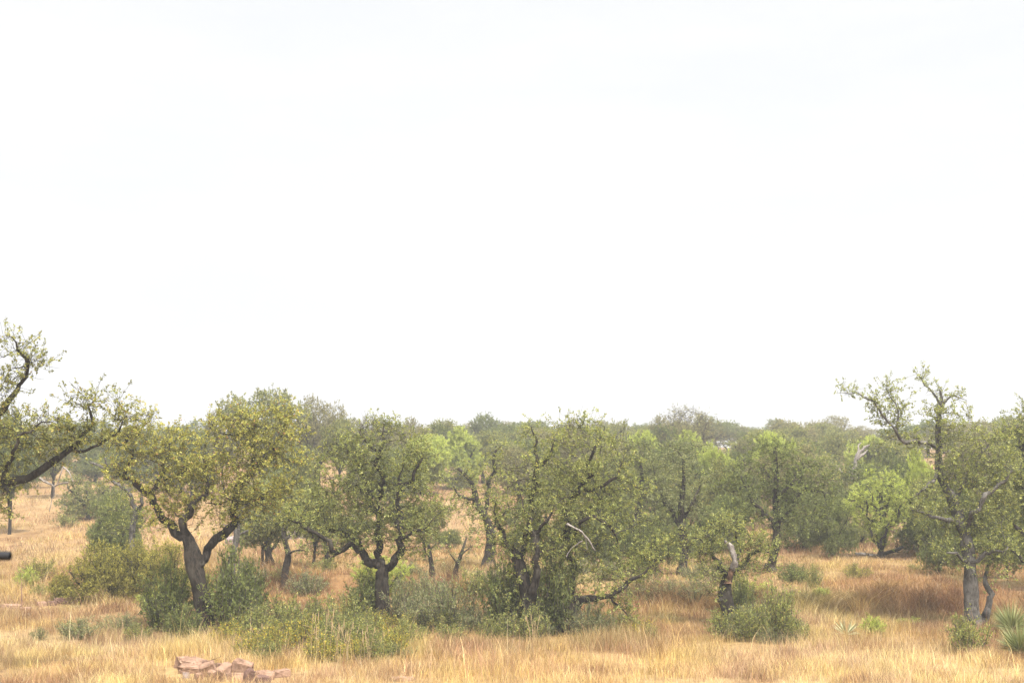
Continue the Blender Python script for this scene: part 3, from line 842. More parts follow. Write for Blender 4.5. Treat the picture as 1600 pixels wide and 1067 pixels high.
make_tree("oak_tree", "tall oak with a straight pale grey trunk and sprays rising above the skyline", "oak tree", 35.2,
    [[(1519, 970, 0, 14), (1518, 940, 0, 12), (1517, 900, 0, 11), (1514, 870, 0, 10.5), (1507, 835, 0, 10), (1500, 815, 0, 9.5), (1488, 780, .1, 9), (1476, 756, .2, 8), (1468, 733, .2, 7), (1466, 700, .2, 5), (1466, 660, .2, 4), (1472, 628, .2, 2.6), (1468, 608, .2, 1.4)],
     [(1538, 968, .1, 10), (1545, 955, .1, 8), (1549, 935, .1, 6.5), (1546, 918, .1, 5.5), (1540, 900, .2, 4), (1548, 880, .2, 3), (1560, 865, .2, 2)],
     [(1467, 700, .2, 4), (1445, 690, 0, 4), (1420, 688, -.2, 3.5), (1400, 680, -.3, 3), (1385, 655, -.3, 2.6), (1368, 633, -.3, 2.2), (1345, 618, -.3, 1.6), (1318, 614, -.3, 1)],
     [(1396, 675, -.3, 2.4), (1402, 645, -.3, 1.8), (1385, 608, -.3, 1)],
     [(1470, 632, .2, 3), (1450, 610, .2, 2), (1436, 588, .2, 1.2)],
     [(1472, 628, .2, 3), (1490, 622, .2, 2), (1510, 625, .2, 1)],
     [(1488, 780, .1, 5), (1510, 750, .4, 4.5), (1530, 715, .5, 3.5), (1545, 690, .5, 2)],
     [(1505, 825, 0, 6), (1525, 795, -.4, 5), (1555, 765, -.5, 4), (1585, 730, -.5, 3)],
     [(1500, 815, 0, 5), (1470, 810, -.5, 4), (1445, 800, -.7, 3), (1425, 790, -.8, 2)],
     [(1516, 880, 0, 5), (1545, 865, -.3, 4), (1575, 860, -.4, 2.6)],
     [(1516, 880, 0, 4), (1495, 865, -.4, 3), (1475, 862, -.5, 2)],
     [(1466, 735, .2, 4), (1450, 760, -.3, 3), (1435, 775, -.5, 2)]],
    [(1345, 615, 38, 12), (1375, 640, 30, 22), (1395, 610, 16, 12), (1400, 665, 40, 20), (1420, 690, 48, 18), (1415, 640, 9, 18), (1440, 595, 16, 14), (1465, 618, 34, 16), (1500, 622, 30, 12), (1455, 650, 36, 18), (1480, 665, 42, 22), (1525, 690, 48, 26),
     (1450, 700, 30, 22), (1545, 720, 52, 32), (1500, 735, 45, 34), (1570, 745, 40, 32), (1540, 780, 55, 36), (1460, 790, 46, 40), (1500, 820, 45, 32), (1560, 830, 45, 34), (1530, 865, 48, 22), (1560, 895, 34, 12), (1490, 880, 24, 16), (1448, 830, 30, 26), (1575, 665, 36, 18), (1512, 895, 14, 12)],
    GREEN + [((0.17, 0.17, 0.05), 2)], dens=16, twigs=2, leaves=9, L=0.058, gap=0.35, depth=0.65, bark=M_BARKG)

make_tree("oak_tree", "oak half outside the right edge with its foliage hanging over the grassy slope", "oak tree", 38.5,
    [[(1640, 930, 0, 13), (1632, 880, 0, 12), (1620, 830, 0, 10), (1608, 790, 0, 8), (1600, 740, 0, 6), (1596, 690, 0, 4)],
     [(1625, 850, 0, 7), (1600, 830, -.3, 5), (1580, 815, -.4, 3)],
     [(1632, 880, 0, 5), (1600, 870, -.3, 4), (1578, 850, -.3, 2.5)]],
    [(1595, 640, 40, 16), (1600, 680, 50, 32), (1595, 740, 50, 42), (1590, 800, 40, 40), (1600, 850, 38, 26), (1640, 760, 50, 90)],
    GREEN, dens=11, twigs=2, leaves=9, L=0.06, gap=0.3)

# ------------------------------------------------------------------ second row, on and behind the low bank
make_tree("oak_tree", "thin crooked oak with bare fork tips, between the rounded and middle oaks", "oak tree", 46.5,
    [[(762, 888, 0, 11), (764, 868, 0, 9.5), (768, 845, 0, 8), (765, 825, 0, 7.5), (757, 804, 0, 6.5), (744, 785, 0, 5.5), (741, 765, 0, 4.5), (730, 745, 0, 3.5), (716, 732, 0, 2)],
     [(757, 804, 0, 5), (764, 760, .3, 4.5), (772, 738, .3, 4), (771, 713, .3, 3.5), (786, 693, .3, 2)],
     [(742, 782, 0, 3.5), (725, 780, -.3, 3), (712, 768, -.3, 2), (705, 755, -.3, 1.2)],
     [(765, 828, 0, 4), (785, 812, .2, 3), (795, 790, .2, 2)]],
    [(735, 738, 38, 22), (775, 712, 26, 26), (720, 765, 28, 18), (762, 765, 38, 26), (745, 800, 40, 26), (788, 745, 26, 24), (715, 800, 28, 20), (730, 835, 30, 16)],
    GREEN + [((0.24, 0.22, 0.06), 3)], dens=8, twigs=2, leaves=7, L=0.066, gap=0.4, step=.15, kill=.23, group=G2)
make_tree("oak_tree", "grey-stemmed oak with a flat shaded crown just behind the broken oak's left side", "oak tree", 43.0,
    [[(1067, 910, 0, 10), (1067, 885, 0, 8.5), (1069, 855, 0, 7.5), (1066, 820, 0, 6.5), (1064, 790, 0, 5), (1068, 755, 0, 3.5), (1068, 720, 0, 2)],
     [(1067, 825, 0, 4.5), (1050, 800, .3, 4), (1035, 775, .3, 3), (1025, 750, .3, 2)],
     [(1066, 810, 0, 4.5), (1085, 785, -.2, 4), (1095, 760, -.2, 2.5)]],
    [(1060, 700, 38, 30), (1035, 735, 36, 34), (1085, 750, 34, 34), (1055, 780, 52, 26), (1085, 800, 34, 16), (1030, 810, 34, 18)],
    GREYG, dens=9, twigs=2, leaves=8, L=0.066, gap=0.3, step=.15, kill=.23, group=G2)
make_tree("oak_tree", "many-stemmed dark oak with a grey bare skirt, behind the low limb of the leaning oak", "oak tree", 51.0,
    [[(985, 868, 0, 9), (984, 850, 0, 7), (990, 825, 0, 6), (1000, 790, 0, 5), (1003, 750, 0, 3.5), (1000, 715, 0, 2)],
     [(985, 858, 0, 6), (970, 835, .2, 5), (955, 800, .3, 4), (950, 770, .3, 2.5)],
     [(985, 855, 0, 6), (1005, 830, -.2, 5), (1025, 790, -.3, 4), (1035, 765, -.3, 2.5)],
     [(985, 862, 0, 5), (1010, 850, -.2, 4), (1030, 830, -.3, 2.5)]],
    [(1000, 700, 40, 24), (980, 735, 48, 30), (1022, 745, 38, 36), (955, 790, 40, 34), (1005, 800, 50, 32), (1030, 830, 26, 20), (960, 835, 30, 14)],
    DEEP + [((0.13, 0.13, 0.07), 5)], dens=7, twigs=2, leaves=8, L=0.072, gap=0.2, step=.16, kill=.25, group=G2)
make_tree("oak_tree", "dense dark green oak with a broad rounded crown right of the broken oak's stub", "oak tree", 44.2,
    [[(1202, 912, 0, 9), (1205, 885, 0, 7.5), (1212, 850, 0, 6.5), (1214, 820, 0, 6), (1212, 775, 0, 5), (1213, 740, 0, 4), (1210, 700, 0, 2.5)],
     [(1213, 820, 0, 5), (1232, 795, .2, 4.5), (1250, 770, .2, 4), (1275, 765, .2, 3), (1290, 780, .2, 2)],
     [(1212, 825, 0, 5), (1190, 800, -.2, 4), (1172, 770, -.2, 3), (1160, 745, -.2, 2)],
     [(1213, 780, 0, 4), (1235, 755, -.3, 3), (1255, 730, -.3, 2)]],
    [(1212, 700, 45, 26), (1175, 725, 42, 32), (1245, 728, 45, 32), (1275, 765, 42, 34), (1210, 765, 62, 36), (1150, 770, 42, 30), (1240, 812, 62, 26), (1170, 808, 42, 20), (1290, 805, 28, 16), (1205, 850, 28, 18)],
    DEEP + [((0.14, 0.16, 0.06), 2.5)], dens=9, twigs=2, leaves=9, L=0.068, gap=0.2, step=.15, kill=.23, group=G2)
make_tree("oak_tree", "slim oak on the bank with a short straight trunk, left of its slanting twin", "oak tree", 47.0,
    [[(421, 889, 0, 8), (420, 870, 0, 6.5), (418, 850, 0, 5.5), (420, 825, 0, 4.5), (415, 800, 0, 3)],
     [(420, 862, 0, 4), (432, 850, .2, 3.5), (440, 832, .3, 2.5)]],
    [(410, 800, 32, 24), (425, 770, 36, 22), (400, 825, 24, 14), (435, 820, 26, 14)],
    GREEN, dens=8, twigs=2, leaves=7, L=0.066, gap=0.3, step=.15, kill=.23, group=G2)
make_tree("oak_tree", "slim crooked oak on the bank with a slanting trunk, behind the yellowish oak", "oak tree", 43.5,
    [[(443, 904, 0, 6), (447, 885, 0, 5.5), (451, 868, 0, 5), (447, 850, 0, 4.5), (443, 830, 0, 4), (452, 805, 0, 3), (458, 780, 0, 2)],
     [(450, 868, 0, 3), (465, 862, -.3, 2), (478, 860, -.3, 1.2)],
     [(445, 842, 0, 3), (468, 828, .2, 2.4), (485, 815, .2, 1.5)]],
    [(450, 800, 36, 18), (478, 822, 26, 12), (458, 775, 34, 18), (475, 862, 18, 7), (440, 888, 14, 8)],
    GREEN, dens=9, twigs=2, leaves=7, L=0.062, gap=0.35, step=.14, kill=.21, group=G2)
make_tree("oak_tree", "young oak with a light grey trunk beside the yellowish oak's thick right limb", "oak tree", 41.5,
    [[(362, 915, 0, 7.5), (361, 885, 0, 6.5), (366, 860, 0, 5.5), (370, 835, 0, 5), (372, 810, 0, 4), (385, 785, 0, 2.5)],
     [(370, 838, 0, 3), (388, 830, .2, 2), (396, 822, .2, 1.2)]],
    [(385, 785, 30, 22), (395, 822, 20, 14), (362, 800, 24, 16)],
    GREEN, dens=9, twigs=2, leaves=7, L=0.06, gap=0.3, step=.14, kill=.21, bark=M_BARKG, group=G2)
make_tree("oak_tree", "small pale-barked oak with a forked trunk above the olive thicket at the left", "oak tree", 41.5,
    [[(207, 940, 0, 6.5), (208, 880, 0, 5.5), (206, 840, 0, 5), (208, 818, 0, 5), (213, 800, 0, 4.5), (210, 788, 0, 4.2)],
     [(211, 795, 0, 4.2), (203, 775, 0, 4), (192, 763, 0, 3.6), (180, 755, 0, 3.4), (168, 747, 0, 3), (163, 735, 0, 2.8), (150, 725, 0, 2.4), (138, 721, 0, 1.5)],
     [(212, 797, 0, 4), (222, 788, -.1, 3.6), (222, 772, -.1, 3), (228, 755, -.1, 2)],
     [(166, 742, 0, 2.2), (166, 720, .2, 1.8), (172, 695, .2, 1.2)],
     [(192, 763, 0, 1.8), (194, 755, -.1, 1.2)]],
    [(165, 690, 30, 20), (235, 740, 22, 20), (190, 800, 32, 22), (225, 815, 26, 22), (180, 828, 30, 14)],
    GREEN + [((0.2, 0.2, 0.06), 2)], dens=11, twigs=2, leaves=7, L=0.055, gap=0.3, bark=M_BARKG, group=G2)
for (a, lab) in [((676, 903, -6, 1.0), "spindly grey sapling under the right side of the rounded oak"),
                 ((709, 909, 14, .95), "spindly sapling leaning right beside the grey one")]:
    x, y, dx, k = a
    make_tree("oak_sapling", lab, "sapling", ground_depth(x, y),
        [[(x, y, 0, 5), (x + dx * .3, y - 22, 0, 3.6), (x + dx * .8, y - 42, 0, 3), (x + dx * 1.4, y - 68, 0, 1.5)],
         [(x + dx * .5, y - 30, 0, 2.4), (x + dx * .5 - 12, y - 48, .2, 1.4)],
         [(x + dx * .8, y - 42, 0, 2.4), (x + dx * .8 + 14, y - 58, .2, 1.2)]],
        [(x + dx * 1.2, y - 65, 22, 17), (x + dx - 12, y - 42, 16, 10), (x + dx + 14, y - 50, 14, 10)],
        GREYG, dens=14, twigs=2, leaves=5, L=0.06, gap=0.4, step=.12, kill=.19)
make_tree("oak_sapling", "low round young oak in the gap behind the lowest limb of the rounded oak", "sapling", 46.5,
    [[(512, 893, 0, 6), (512, 875, 0, 5), (510, 855, 0, 3), (505, 835, 0, 1.5)],
     [(512, 880, 0, 3), (525, 862, 0, 2), (530, 850, 0, 1)]],
    [(510, 852, 34, 18), (515, 878, 16, 12), (490, 865, 20, 10)],
    DEEP + OLIVE, dens=13, twigs=2, leaves=8, L=0.06, gap=0.2, step=.12, kill=.19)

# lime green feathery mesquites
def mesquite(x, y, w, h, label, D=None, stems=7, group=None, L=0.10, dens=7, pal=LIME, leaves=16):
    D = D or ground_depth(x, y)
    limbs = [[(x, y, 0, 4.5), (x + 1, y - h * .12, 0, 3.6)]]
    for i in range(stems):
        t = (i + .5) / stems * 2 - 1
        ex, ey = x + t * w * .42, y - h * (0.9 - .35 * t * t) * (0.75 + .2 * random.random())
        limbs.append([(x, y - h * .08, 0, 3.0), (x + t * w * .14, y - h * .33, random.uniform(-.5, .5), 2.3), (x + t * w * .3, y - h * .6, random.uniform(-.8, .8), 1.5), (ex, ey, random.uniform(-1, 1), .8)])
    bl = [(x, y - h * .74, w * .28, h * .24), (x - w * .22, y - h * .56, w * .27, h * .26), (x + w * .22, y - h * .56, w * .27, h * .26), (x, y - h * .42, w * .38, h * .22),
          (x - w * .1, y - h * .86, w * .1, h * .13), (x + w * .13, y - h * .84, w * .12, h * .12)]
    return make_tree("mesquite_tree", label, "mesquite tree", D, limbs, bl, pal, dens=dens, twigs=3, leaves=leaves, L=L, style='feather', gap=0.25, step=.16, kill=.25, tl=.3, group=group)
mesquite(1376, 872, 150, 150, "bright lime-green mesquite with fanned stems over fallen branches, near the right", dens=4.2, leaves=11)
mesquite(597, 946, 110, 80, "low lime-green mesquite glowing behind the rounded oak's trunk", D=39.5, dens=12, L=.08, stems=6)
mesquite(1166, 948, 62, 44, "tiny lime-green mesquite peeking out behind the broken oak's trunk", D=38.5, dens=22, L=.07, stems=4)

# leafless snag beyond the mesquite
root = link("dead_tree", None)
b = P(1326, 800, 66); b[2] = float(terrain(b[0], b[1])); root.location = b
tag(root, "bleached broken dead tree with two bare forks beyond the lime-green mesquite", "dead tree")
def dead_part(nm, D, lines, parent, o):
    gd = Geo(); s = D / FPX
    for l in lines:
        q = catmull(np.array([list(P(x, y, D + do) - o) + [r * s] for (x, y, do, r) in l]), 0.2)
        q[:, :3] += rng.normal(size=(len(q), 3)) * 0.02
        gd.add(*tube(q[:, :3], np.maximum(q[:, 3] * (.8 + .2 * rng.normal(size=len(q)).clip(-1, 1.5)), .01), 9, .3))
    link(nm, gd.mesh(nm, M_DEAD), parent)
dead_part("trunk", 66, [[(1326, 812, 0, 9), (1328, 775, 0, 8), (1331, 742, 0, 5.5), (1338, 720, 0, 4.5), (1343, 706, 0, 3.6), (1352, 699, 0, 2.4), (1359, 694, 0, 1.2)], [(1338, 716, 0, 3), (1350, 708, 0, 2.4), (1357, 703, 0, 1)], [(1341, 712, 0, 2), (1340, 700, .2, 1.4), (1345, 690, .3, .8)]], root, b)
dead_part("limb", 66, [[(1327, 775, 0, 5), (1318, 750, -.4, 4.5), (1308, 734, -.6, 4), (1300, 724, -.6, 3.6), (1290, 718, -.6, 3), (1281, 715, -.6, 1.8)]], root, b)

# fallen branches under the mesquite and by the left slope
for (lab, pts, mat) in [("dark fallen limb propped on the grass under the lime-green mesquite", [(1372, 866, -.6, 2.6), (1390, 862, -.6, 2.4), (1405, 858, -.6, 2.2), (1412, 859, -.6, 1)], M_BARK),
                        ("bleached fallen branch lying left of the lime-green mesquite's base", [(1336, 868, -.8, 2), (1350, 872, -.8, 2), (1362, 874, -.8, 1.2)], M_DEAD),
                        ("short pale fallen branch lying just right of the bleached one", [(1358, 877, -1, 1.8), (1368, 873, -1, 1.6), (1382, 877, -1, 1)], M_DEAD),
                        ("grey fallen log on the left slope beneath the big edge oak's limb", [(98, 792, 0, 2.6), (110, 797, 0, 2.6), (119, 803, 0, 1.8)], M_BARKG)]:
    D = ground_depth(pts[0][0], pts[0][1]) if mat is M_BARKG else 50.5
    s = D / FPX; o = P(pts[0][0], pts[0][1], D); o[2] = float(terrain(o[0], o[1]))
    gd = Geo(); arr = []
    for i, (x, y, do, r) in enumerate(pts):
        p = P(x, y, D + do); p[2] = float(terrain(p[0], p[1])) + r * s * 1.2 + (0.12 * i if mat is M_BARK else 0.03)
        arr.append(list(p - o) + [r * s * 1.3])
    q = catmull(np.array(arr), .12); q[:, :3] += rng.normal(size=(len(q), 3)) * .012
    gd.add(*tube(q[:, :3], q[:, 3], 7, .1))
    for k in range(3):
        i = int(rng.integers(2, len(q) - 1)); e = q[i, :3] + rng.normal(size=3) * .12 + [0, 0, .15]
        gd.add(*tube(np.array([q[i, :3], (q[i, :3] + e) / 2 + rng.normal(size=3) * .02, e]), np.array([.02, .014, .006]), 4))
    tag(link("fallen_branch", gd.mesh("fallen_branch", mat), None, tuple(o)), lab, "branch")

# ------------------------------------------------------------------ background trees: a few grown in metres, then copied
def proto(h, w, pal, dens, leaves, L, style='oak', bare=0.0, twigs=2, flat=0.0, stems=4, rmax=.024, lo=.40, hi=.72, step=.2, kill=.27, tl=.32, rk=1.0):
    limbs = [[[0, 0, -0.15, .16], [0.05, 0, .35, .12], [rng.normal() * .12, rng.normal() * .12, h * .26, .11]]]
    top = np.array(limbs[0][-1][:3])
    for i in range(stems):
        a = i * 6.283 / stems + rng.random(); rr = w * .3
        limbs.append([[*top, .08], [top[0] + math.cos(a) * rr * .5, top[1] + math.sin(a) * rr * .5, h * (.42 + .05 * rng.random()), .06],
                      [top[0] + math.cos(a) * rr, top[1] + math.sin(a) * rr, h * (.62 + .12 * rng.random()), .035]])
    bl = []
    for i in range(9):
        a = i * 6.283 / 8 + rng.random() * .7; rr = w * (.18 + .14 * rng.random()) if i < 8 else 0
        z = h * (lo + (hi - lo) * rng.random()) if i < 8 else h * .7
        bl.append((np.array([math.cos(a) * rr, math.sin(a) * rr, z]), (w * (.2 + .06 * rng.random()), w * (.2 + .06 * rng.random()), h * (.15 + .06 * rng.random()) * (1 - flat))))
    bl.append((np.array([rng.normal() * .5, rng.normal() * .5, h * .82]), (w * .24, w * .24, h * .13)))
    A = crown_points(bl, dens)
    A = A[A[:, 2] > .15]
    N, Pn, rs, nh = build_skeleton([[[*v[:3], v[3] * rk] for v in l] for l in limbs], A, step, 1.6, kill, 60, tipr=.009 * max(rk, .5))
    g = Geo(); branch_geo(N, Pn, rs, nh, g)
    V, Fc, col = foliage(N, rs, nh, pal, twigs, leaves, L, tl=tl, rmax=rmax, style=style, g=g, bare=bare, gap=.2)
    return g.mesh("trunk", M_BARK), raw_mesh("crown", V, Fc, M_LEAF if style == 'oak' else M_FEATHER, col), h, w
PROTO = {
    'oak': [proto(4.6, 5.0, OLIVE + [((0.13, 0.15, 0.07), 6)], 4.0, 9, .10, lo=l_) for l_ in (.3, .4, .45, .35)],
    'deep': [proto(4.4, 4.6, DEEP + [((0.10, 0.12, 0.05), 4)], 4.5, 10, .10, lo=l_) for l_ in (.25, .4, .35)],
    'low': [proto(3.6, 4.6, DEEP + [((0.14, 0.15, 0.07), 6)], 7, 9, .085, lo=l_, hi=.66, step=.17, kill=.23, stems=6, rk=.7) for l_ in (.16, .24)],
    'brown': [proto(4.6, 5.0, BROWNG, 5, 6, .09) for _ in range(2)],
    'bare': [proto(5.0, 5.2, BROWNG, 6, 3, .085, bare=.55, twigs=3)],
    'lime': [proto(3.6, 4.0, LIME, 6, 18, .17, style='feather', stems=6, twigs=3, lo=.22, hi=.62) for _ in range(3)],
    'thicket': [proto(1.9, 2.6, [((0.27, 0.24, 0.06), 5), ((0.17, 0.165, 0.045), 4), ((0.36, 0.31, 0.08), 3)], 30, 9, .05, stems=9, lo=.12, hi=.58, step=.11, kill=.16, tl=.22, rk=.35) for _ in range(3)],
    'bush': [proto(2.4, 4.2, GREYG + OLIVE, 9, 10, .085, stems=7, lo=.14, hi=.55) for _ in range(2)],
}
NAMES = {'low': ("oak_tree", "oak tree"), 'oak': ("oak_tree", "oak tree"), 'deep': ("oak_tree", "oak tree"), 'brown': ("oak_tree", "oak tree"), 'bare': ("bare_tree", "bare tree"), 'lime': ("mesquite_tree", "mesquite tree"), 'bush': ("bush", "bush"), 'thicket': ("bush", "bush")}
def bgtree(x, ytop, wpx, D, kind, label, group=None, ybase=None):
    """top of the tree at the photo's height; its foot on the ground at depth D"""
    t = PROTO[kind]; tm, cm, h, w = t[int(rng.integers(len(t)))]
    p = P(x, ytop, D); gz = float(terrain(p[0], p[1])); hh = max(p[2] - gz, 0.8)
    sx = wpx * D / FPX / w * 1.06
    nm, cat = NAMES[kind]
    root = link(nm, None, loc=(p[0], p[1], gz - .05))
    root.rotation_euler = (0, 0, rng.random() * 6.28)
    root.scale = (sx, sx, hh / h)
    tag(root, label, cat, group)
    link("trunk", tm, root); link("crown", cm, root)
    return root
BG = [
 (412, 592, 150, 78, 'oak', "tall umbrella-crowned oak rising highest above the yellowish oak, against the sky"),
 (350, 630, 75, 84, 'brown', "small brownish oak tucked at the left foot of the umbrella-crowned oak"),
 (500, 606, 100, 84, 'brown', "tall grey-brown oak on the skyline right of the umbrella-crowned oak"),
 (532, 640, 70, 80, 'oak', "olive oak leaning against the right side of the tall grey-brown one"),
 (1085, 624, 125, 95, 'bare', "nearly leafless tree spreading its bare twigs above the skyline, right of centre"),
 (1035, 640, 70, 90, 'brown', "brownish thin oak on the skyline just left of the nearly leafless tree"),
 (905, 642, 75, 70, 'brown', "thin brown-leaved dome of an oak above the leaning oak in the centre"),
 (757, 638, 62, 115, 'deep', "small ragged dark oak standing up alone against the sky above the lime-green mesquites"),
 (722, 664, 70, 112, 'deep', "dark round oak directly left of the small ragged one on the skyline"),
 (585, 636, 60, 88, 'bare', "thin bare-topped tree on the skyline above the rounded oak"),
 (640, 644, 65, 92, 'brown', "grey oak on the skyline right of the thin bare-topped tree"),
 (688, 652, 52, 96, 'deep', "dark grey-green oak on the skyline between the grey oak and the round one"),
 (792, 670, 34, 110, 'deep', "small blue-green oak low on the skyline right of the ragged dark oak"),
 (835, 672, 55, 85, 'brown', "low olive-brown oak on the skyline left of the brown dome"),
 (660, 674, 95, 80, 'lime', "lime-yellow mesquite on the slope above the right shoulder of the rounded oak"),
 (720, 666, 78, 86, 'lime', "rounder bright lime mesquite on the slope next to the lime-yellow one"),
 (1005, 668, 75, 74, 'lime', "lime mesquite above the leaning oak's right side, under the brownish skyline oak"),
 (1080, 672, 80, 74, 'lime', "lime mesquite directly below the nearly leafless tree"),
 (1125, 688, 80, 62, 'lime', "lime-green mesquite right of and lower than the one under the leafless tree"),
 (1215, 668, 85, 68, 'lime', "lime-green mesquite crowning the dense dark green oak from behind"),
 (1165, 678, 40, 75, 'bare', "sparse thin tree between two mesquites on the skyline right of centre"),
 (1290, 668, 75, 85, 'oak', "pale green airy oak on the skyline above the dead tree's left fork"),
 (1345, 676, 70, 78, 'lime', "pale green airy mesquite on the skyline right behind the dead tree"),
 (1275, 690, 75, 72, 'bush', "grey-brown rounded bush left of the dead tree's base"),
 (1400, 690, 60, 62, 'deep', "dark oak filling the gap between the dead tree and the tall right-hand oak"),
 (1440, 700, 70, 52, 'lime', "mesquite mostly hidden behind the tall right-hand oak's lower left foliage"),
 (1530, 655, 90, 60, 'brown', "grey-brown oak behind the tall right-hand oak at the skyline"),
 (1500, 745, 90, 47, 'deep', "dark oak filling the shade behind the tall right-hand oak's trunk"),
 (1585, 700, 80, 52, 'deep', "dark oak behind the foliage at the right edge"),
 (20, 622, 90, 62, 'deep', "dark green oak behind the far left treetop at the edge"),
 (85, 655, 80, 80, 'oak', "olive oak in the left distance under the big edge oak's upper twigs"),
 (140, 738, 100, 68, 'bush', "dark olive rounded bush on the dry left slope"),
 (60, 705, 80, 95, 'bush', "grey-green bush high on the left slope behind the long dark limb"),
 (190, 770, 80, 49, 'deep', "dark green oak behind the small pale-barked oak"),
 (270, 655, 90, 85, 'oak', "olive oak on the skyline behind the left part of the yellowish oak"),
 (330, 662, 70, 95, 'deep', "dark distant oak just left of the umbrella-crowned oak's foot"),
 (930, 700, 80, 58, 'oak', "olive oak filled in behind the leaning oak's crown"),
 (1130, 700, 60, 52, 'oak', "mid-green oak left of the dense dark green oak's crown"),
 (1300, 745, 50, 55, 'deep', "dark oak at the right flank of the dense dark green oak"),
 (1140, 760, 90, 50, 'deep', "deep green oak behind the broken oak's crown"),
 (1450, 730, 70, 49, 'oak', "mid-green oak behind and left of the pale grey trunk of the tall right-hand oak"),
 (560, 700, 60, 70, 'oak', "olive oak showing through the gaps of the rounded oak's crown"),
 (475, 700, 60, 58, 'oak', "olive oak standing in the gap left of the rounded oak's crown"),
 (855, 705, 70, 60, 'oak', "olive oak showing through the middle oak's crown"),
 (1345, 795, 75, 53.5, 'bush', "dark grey bush at the left foot of the lime-green mesquite near the right"),
]
BG += [
 (412, 742, 100, 45.5, 'oak', "olive oak behind the yellowish oak's right limb, over the slim trunks"),
 (492, 748, 90, 46.5, 'oak', "olive oak between the slim crooked oak and the rounded oak"),
 (665, 770, 75, 49, 'oak', "olive oak right behind the rounded oak, above the saplings"),
 (950, 770, 100, 44.5, 'low', "dense low-crowned oak just behind the leaning oak's right side"),
 (1025, 800, 90, 42, 'low', "short dense oak left of the flat shaded oak's trunk"),
 (1300, 765, 80, 49, 'low', "short dense oak between the dense oak and the lime-green mesquite"),
 (185, 768, 100, 45.5, 'low', "short dark oak behind the left thicket"),
 (1465, 775, 90, 43, 'low', "short dense oak left of the pale grey trunk"),
 (1570, 790, 90, 42, 'low', "short dense oak right of the pale grey trunk"),
 (25, 668, 120, 88, 'low', "low-crowned oak in the left distance beneath the edge oak's treetop"),
 (150, 672, 110, 92, 'low', "low-crowned oak in the left distance between the edge oak and the yellowish oak"),
 (215, 665, 110, 86, 'low', "low-crowned oak at the far left of the yellowish oak's crown, behind it"),
 (300, 670, 110, 80, 'low', "low-crowned oak behind the middle of the yellowish oak's crown"),
 (455, 690, 110, 66, 'low', "low-crowned oak filling the gap between the yellowish and rounded oaks"),
 (395, 745, 90, 62, 'low', "low-crowned oak above the pale boulders behind the yellowish oak"),
 (495, 770, 80, 54, 'low', "low-crowned oak right of the pale boulders"),
 (610, 690, 110, 72, 'low', "low-crowned oak hidden behind the rounded oak's crown"),
 (860, 690, 120, 72, 'low', "low-crowned oak behind the tops of the middle and leaning oaks"),
 (700, 835, 60, 54, 'low', "small low-crowned oak behind the spindly saplings"),
 (1590, 660, 110, 62, 'low', "low-crowned oak at the skyline by the right edge"),
 (175, 755, 90, 56, 'low', "low-crowned oak on the left slope behind the small pale-barked oak"),
 (900, 775, 110, 49, 'low', "low-crowned oak in the shade directly behind the leaning oak's trunk"),
 (1045, 770, 100, 47.5, 'low', "low-crowned oak behind the flat shaded crown left of the broken oak"),
 (960, 760, 100, 55, 'low', "dark low-crowned oak left of the many-stemmed one"),
 (1120, 780, 105, 49, 'low', "low-crowned dark oak right behind the broken oak's crown"),
 (1255, 745, 110, 52, 'low', "low-crowned dark oak behind the right half of the dense dark green oak"),
 (1160, 720, 90, 56, 'low', "low-crowned oak filling the gap left of the dense dark green oak"),
 (820, 770, 90, 50, 'low', "low-crowned oak behind the middle oak's stems"),
 (1440, 760, 110, 50.5, 'low', "low-crowned dark oak behind the tall right-hand oak's lower left sprays"),
 (1560, 750, 120, 46, 'low', "low-crowned dark oak between the tall right-hand oak and the edge oak"),
 (1500, 760, 90, 49, 'low', "low-crowned oak straight behind the pale grey trunk"),
 (545, 790, 90, 56, 'low', "low-crowned oak seen under the rounded oak's left limb"),
 (640, 780, 80, 60, 'low', "low-crowned oak seen under the rounded oak's right limb"),
 (130, 858, 95, 40.2, 'thicket', "olive bush at the far left of the left thicket"),
 (172, 832, 95, 40.6, 'thicket', "tall olive bush second from the left in the left thicket"),
 (210, 826, 90, 40.8, 'thicket', "tallest olive bush, under the small pale-barked oak"),
 (252, 838, 100, 40.2, 'thicket', "olive bush in the left thicket next to the yellowish oak"),
 (96, 890, 55, 40.4, 'thicket', "low olive bush at the left foot of the left thicket")]
for (x, yt, w, D, k, lab) in BG:
    bgtree(x, yt, w, D, k, lab)
FRONTS = [(20, "the edge oak"), (180, "the pale-barked oak"), (330, "the yellowish oak"), (470, "the slim bank oaks"), (597, "the rounded oak"), (735, "the crooked oak"), (833, "the middle oak"), (920, "the leaning oak"),
          (1060, "the flat shaded oak"), (1145, "the broken oak"), (1215, "the dense oak"), (1330, "the dead tree"), (1400, "the near mesquite"), (1515, "the tall right-hand oak"), (1590, "the right edge oak")]
PENDING = {}
def label_later(o, x, D, adj, noun, where):
    fx, ph = min(FRONTS, key=lambda f: abs(f[0] - x))
    side = "" if abs(x - fx) < 12 else ("left of " if x < fx else "right of ")
    PENDING.setdefault((adj, noun, where, side, ph), []).append((D, o))
def assign_labels():
    nth = ["nearest", "second", "third", "fourth", "fifth", "sixth", "seventh", "eighth", "ninth", "tenth"]
    for (adj, noun, where, side, ph), lst in PENDING.items():
        lst.sort(key=lambda t: t[0])
        for i, (D, o) in enumerate(lst):
            pre = "" if len(lst) == 1 else nth[i] + " "
            o['label'] = pre + adj + " " + noun + " " + where + ", " + (side if side else "straight behind ") + ph
ADJ = {'oak': ("olive green", "oak"), 'deep': ("dark green", "oak"), 'brown': ("brownish", "oak"), 'bush': ("grey-green", "bush")}
gr = "distant trees scattered along the ridge"
FARL = "small hazy oak among the distant trees of the ridge band"
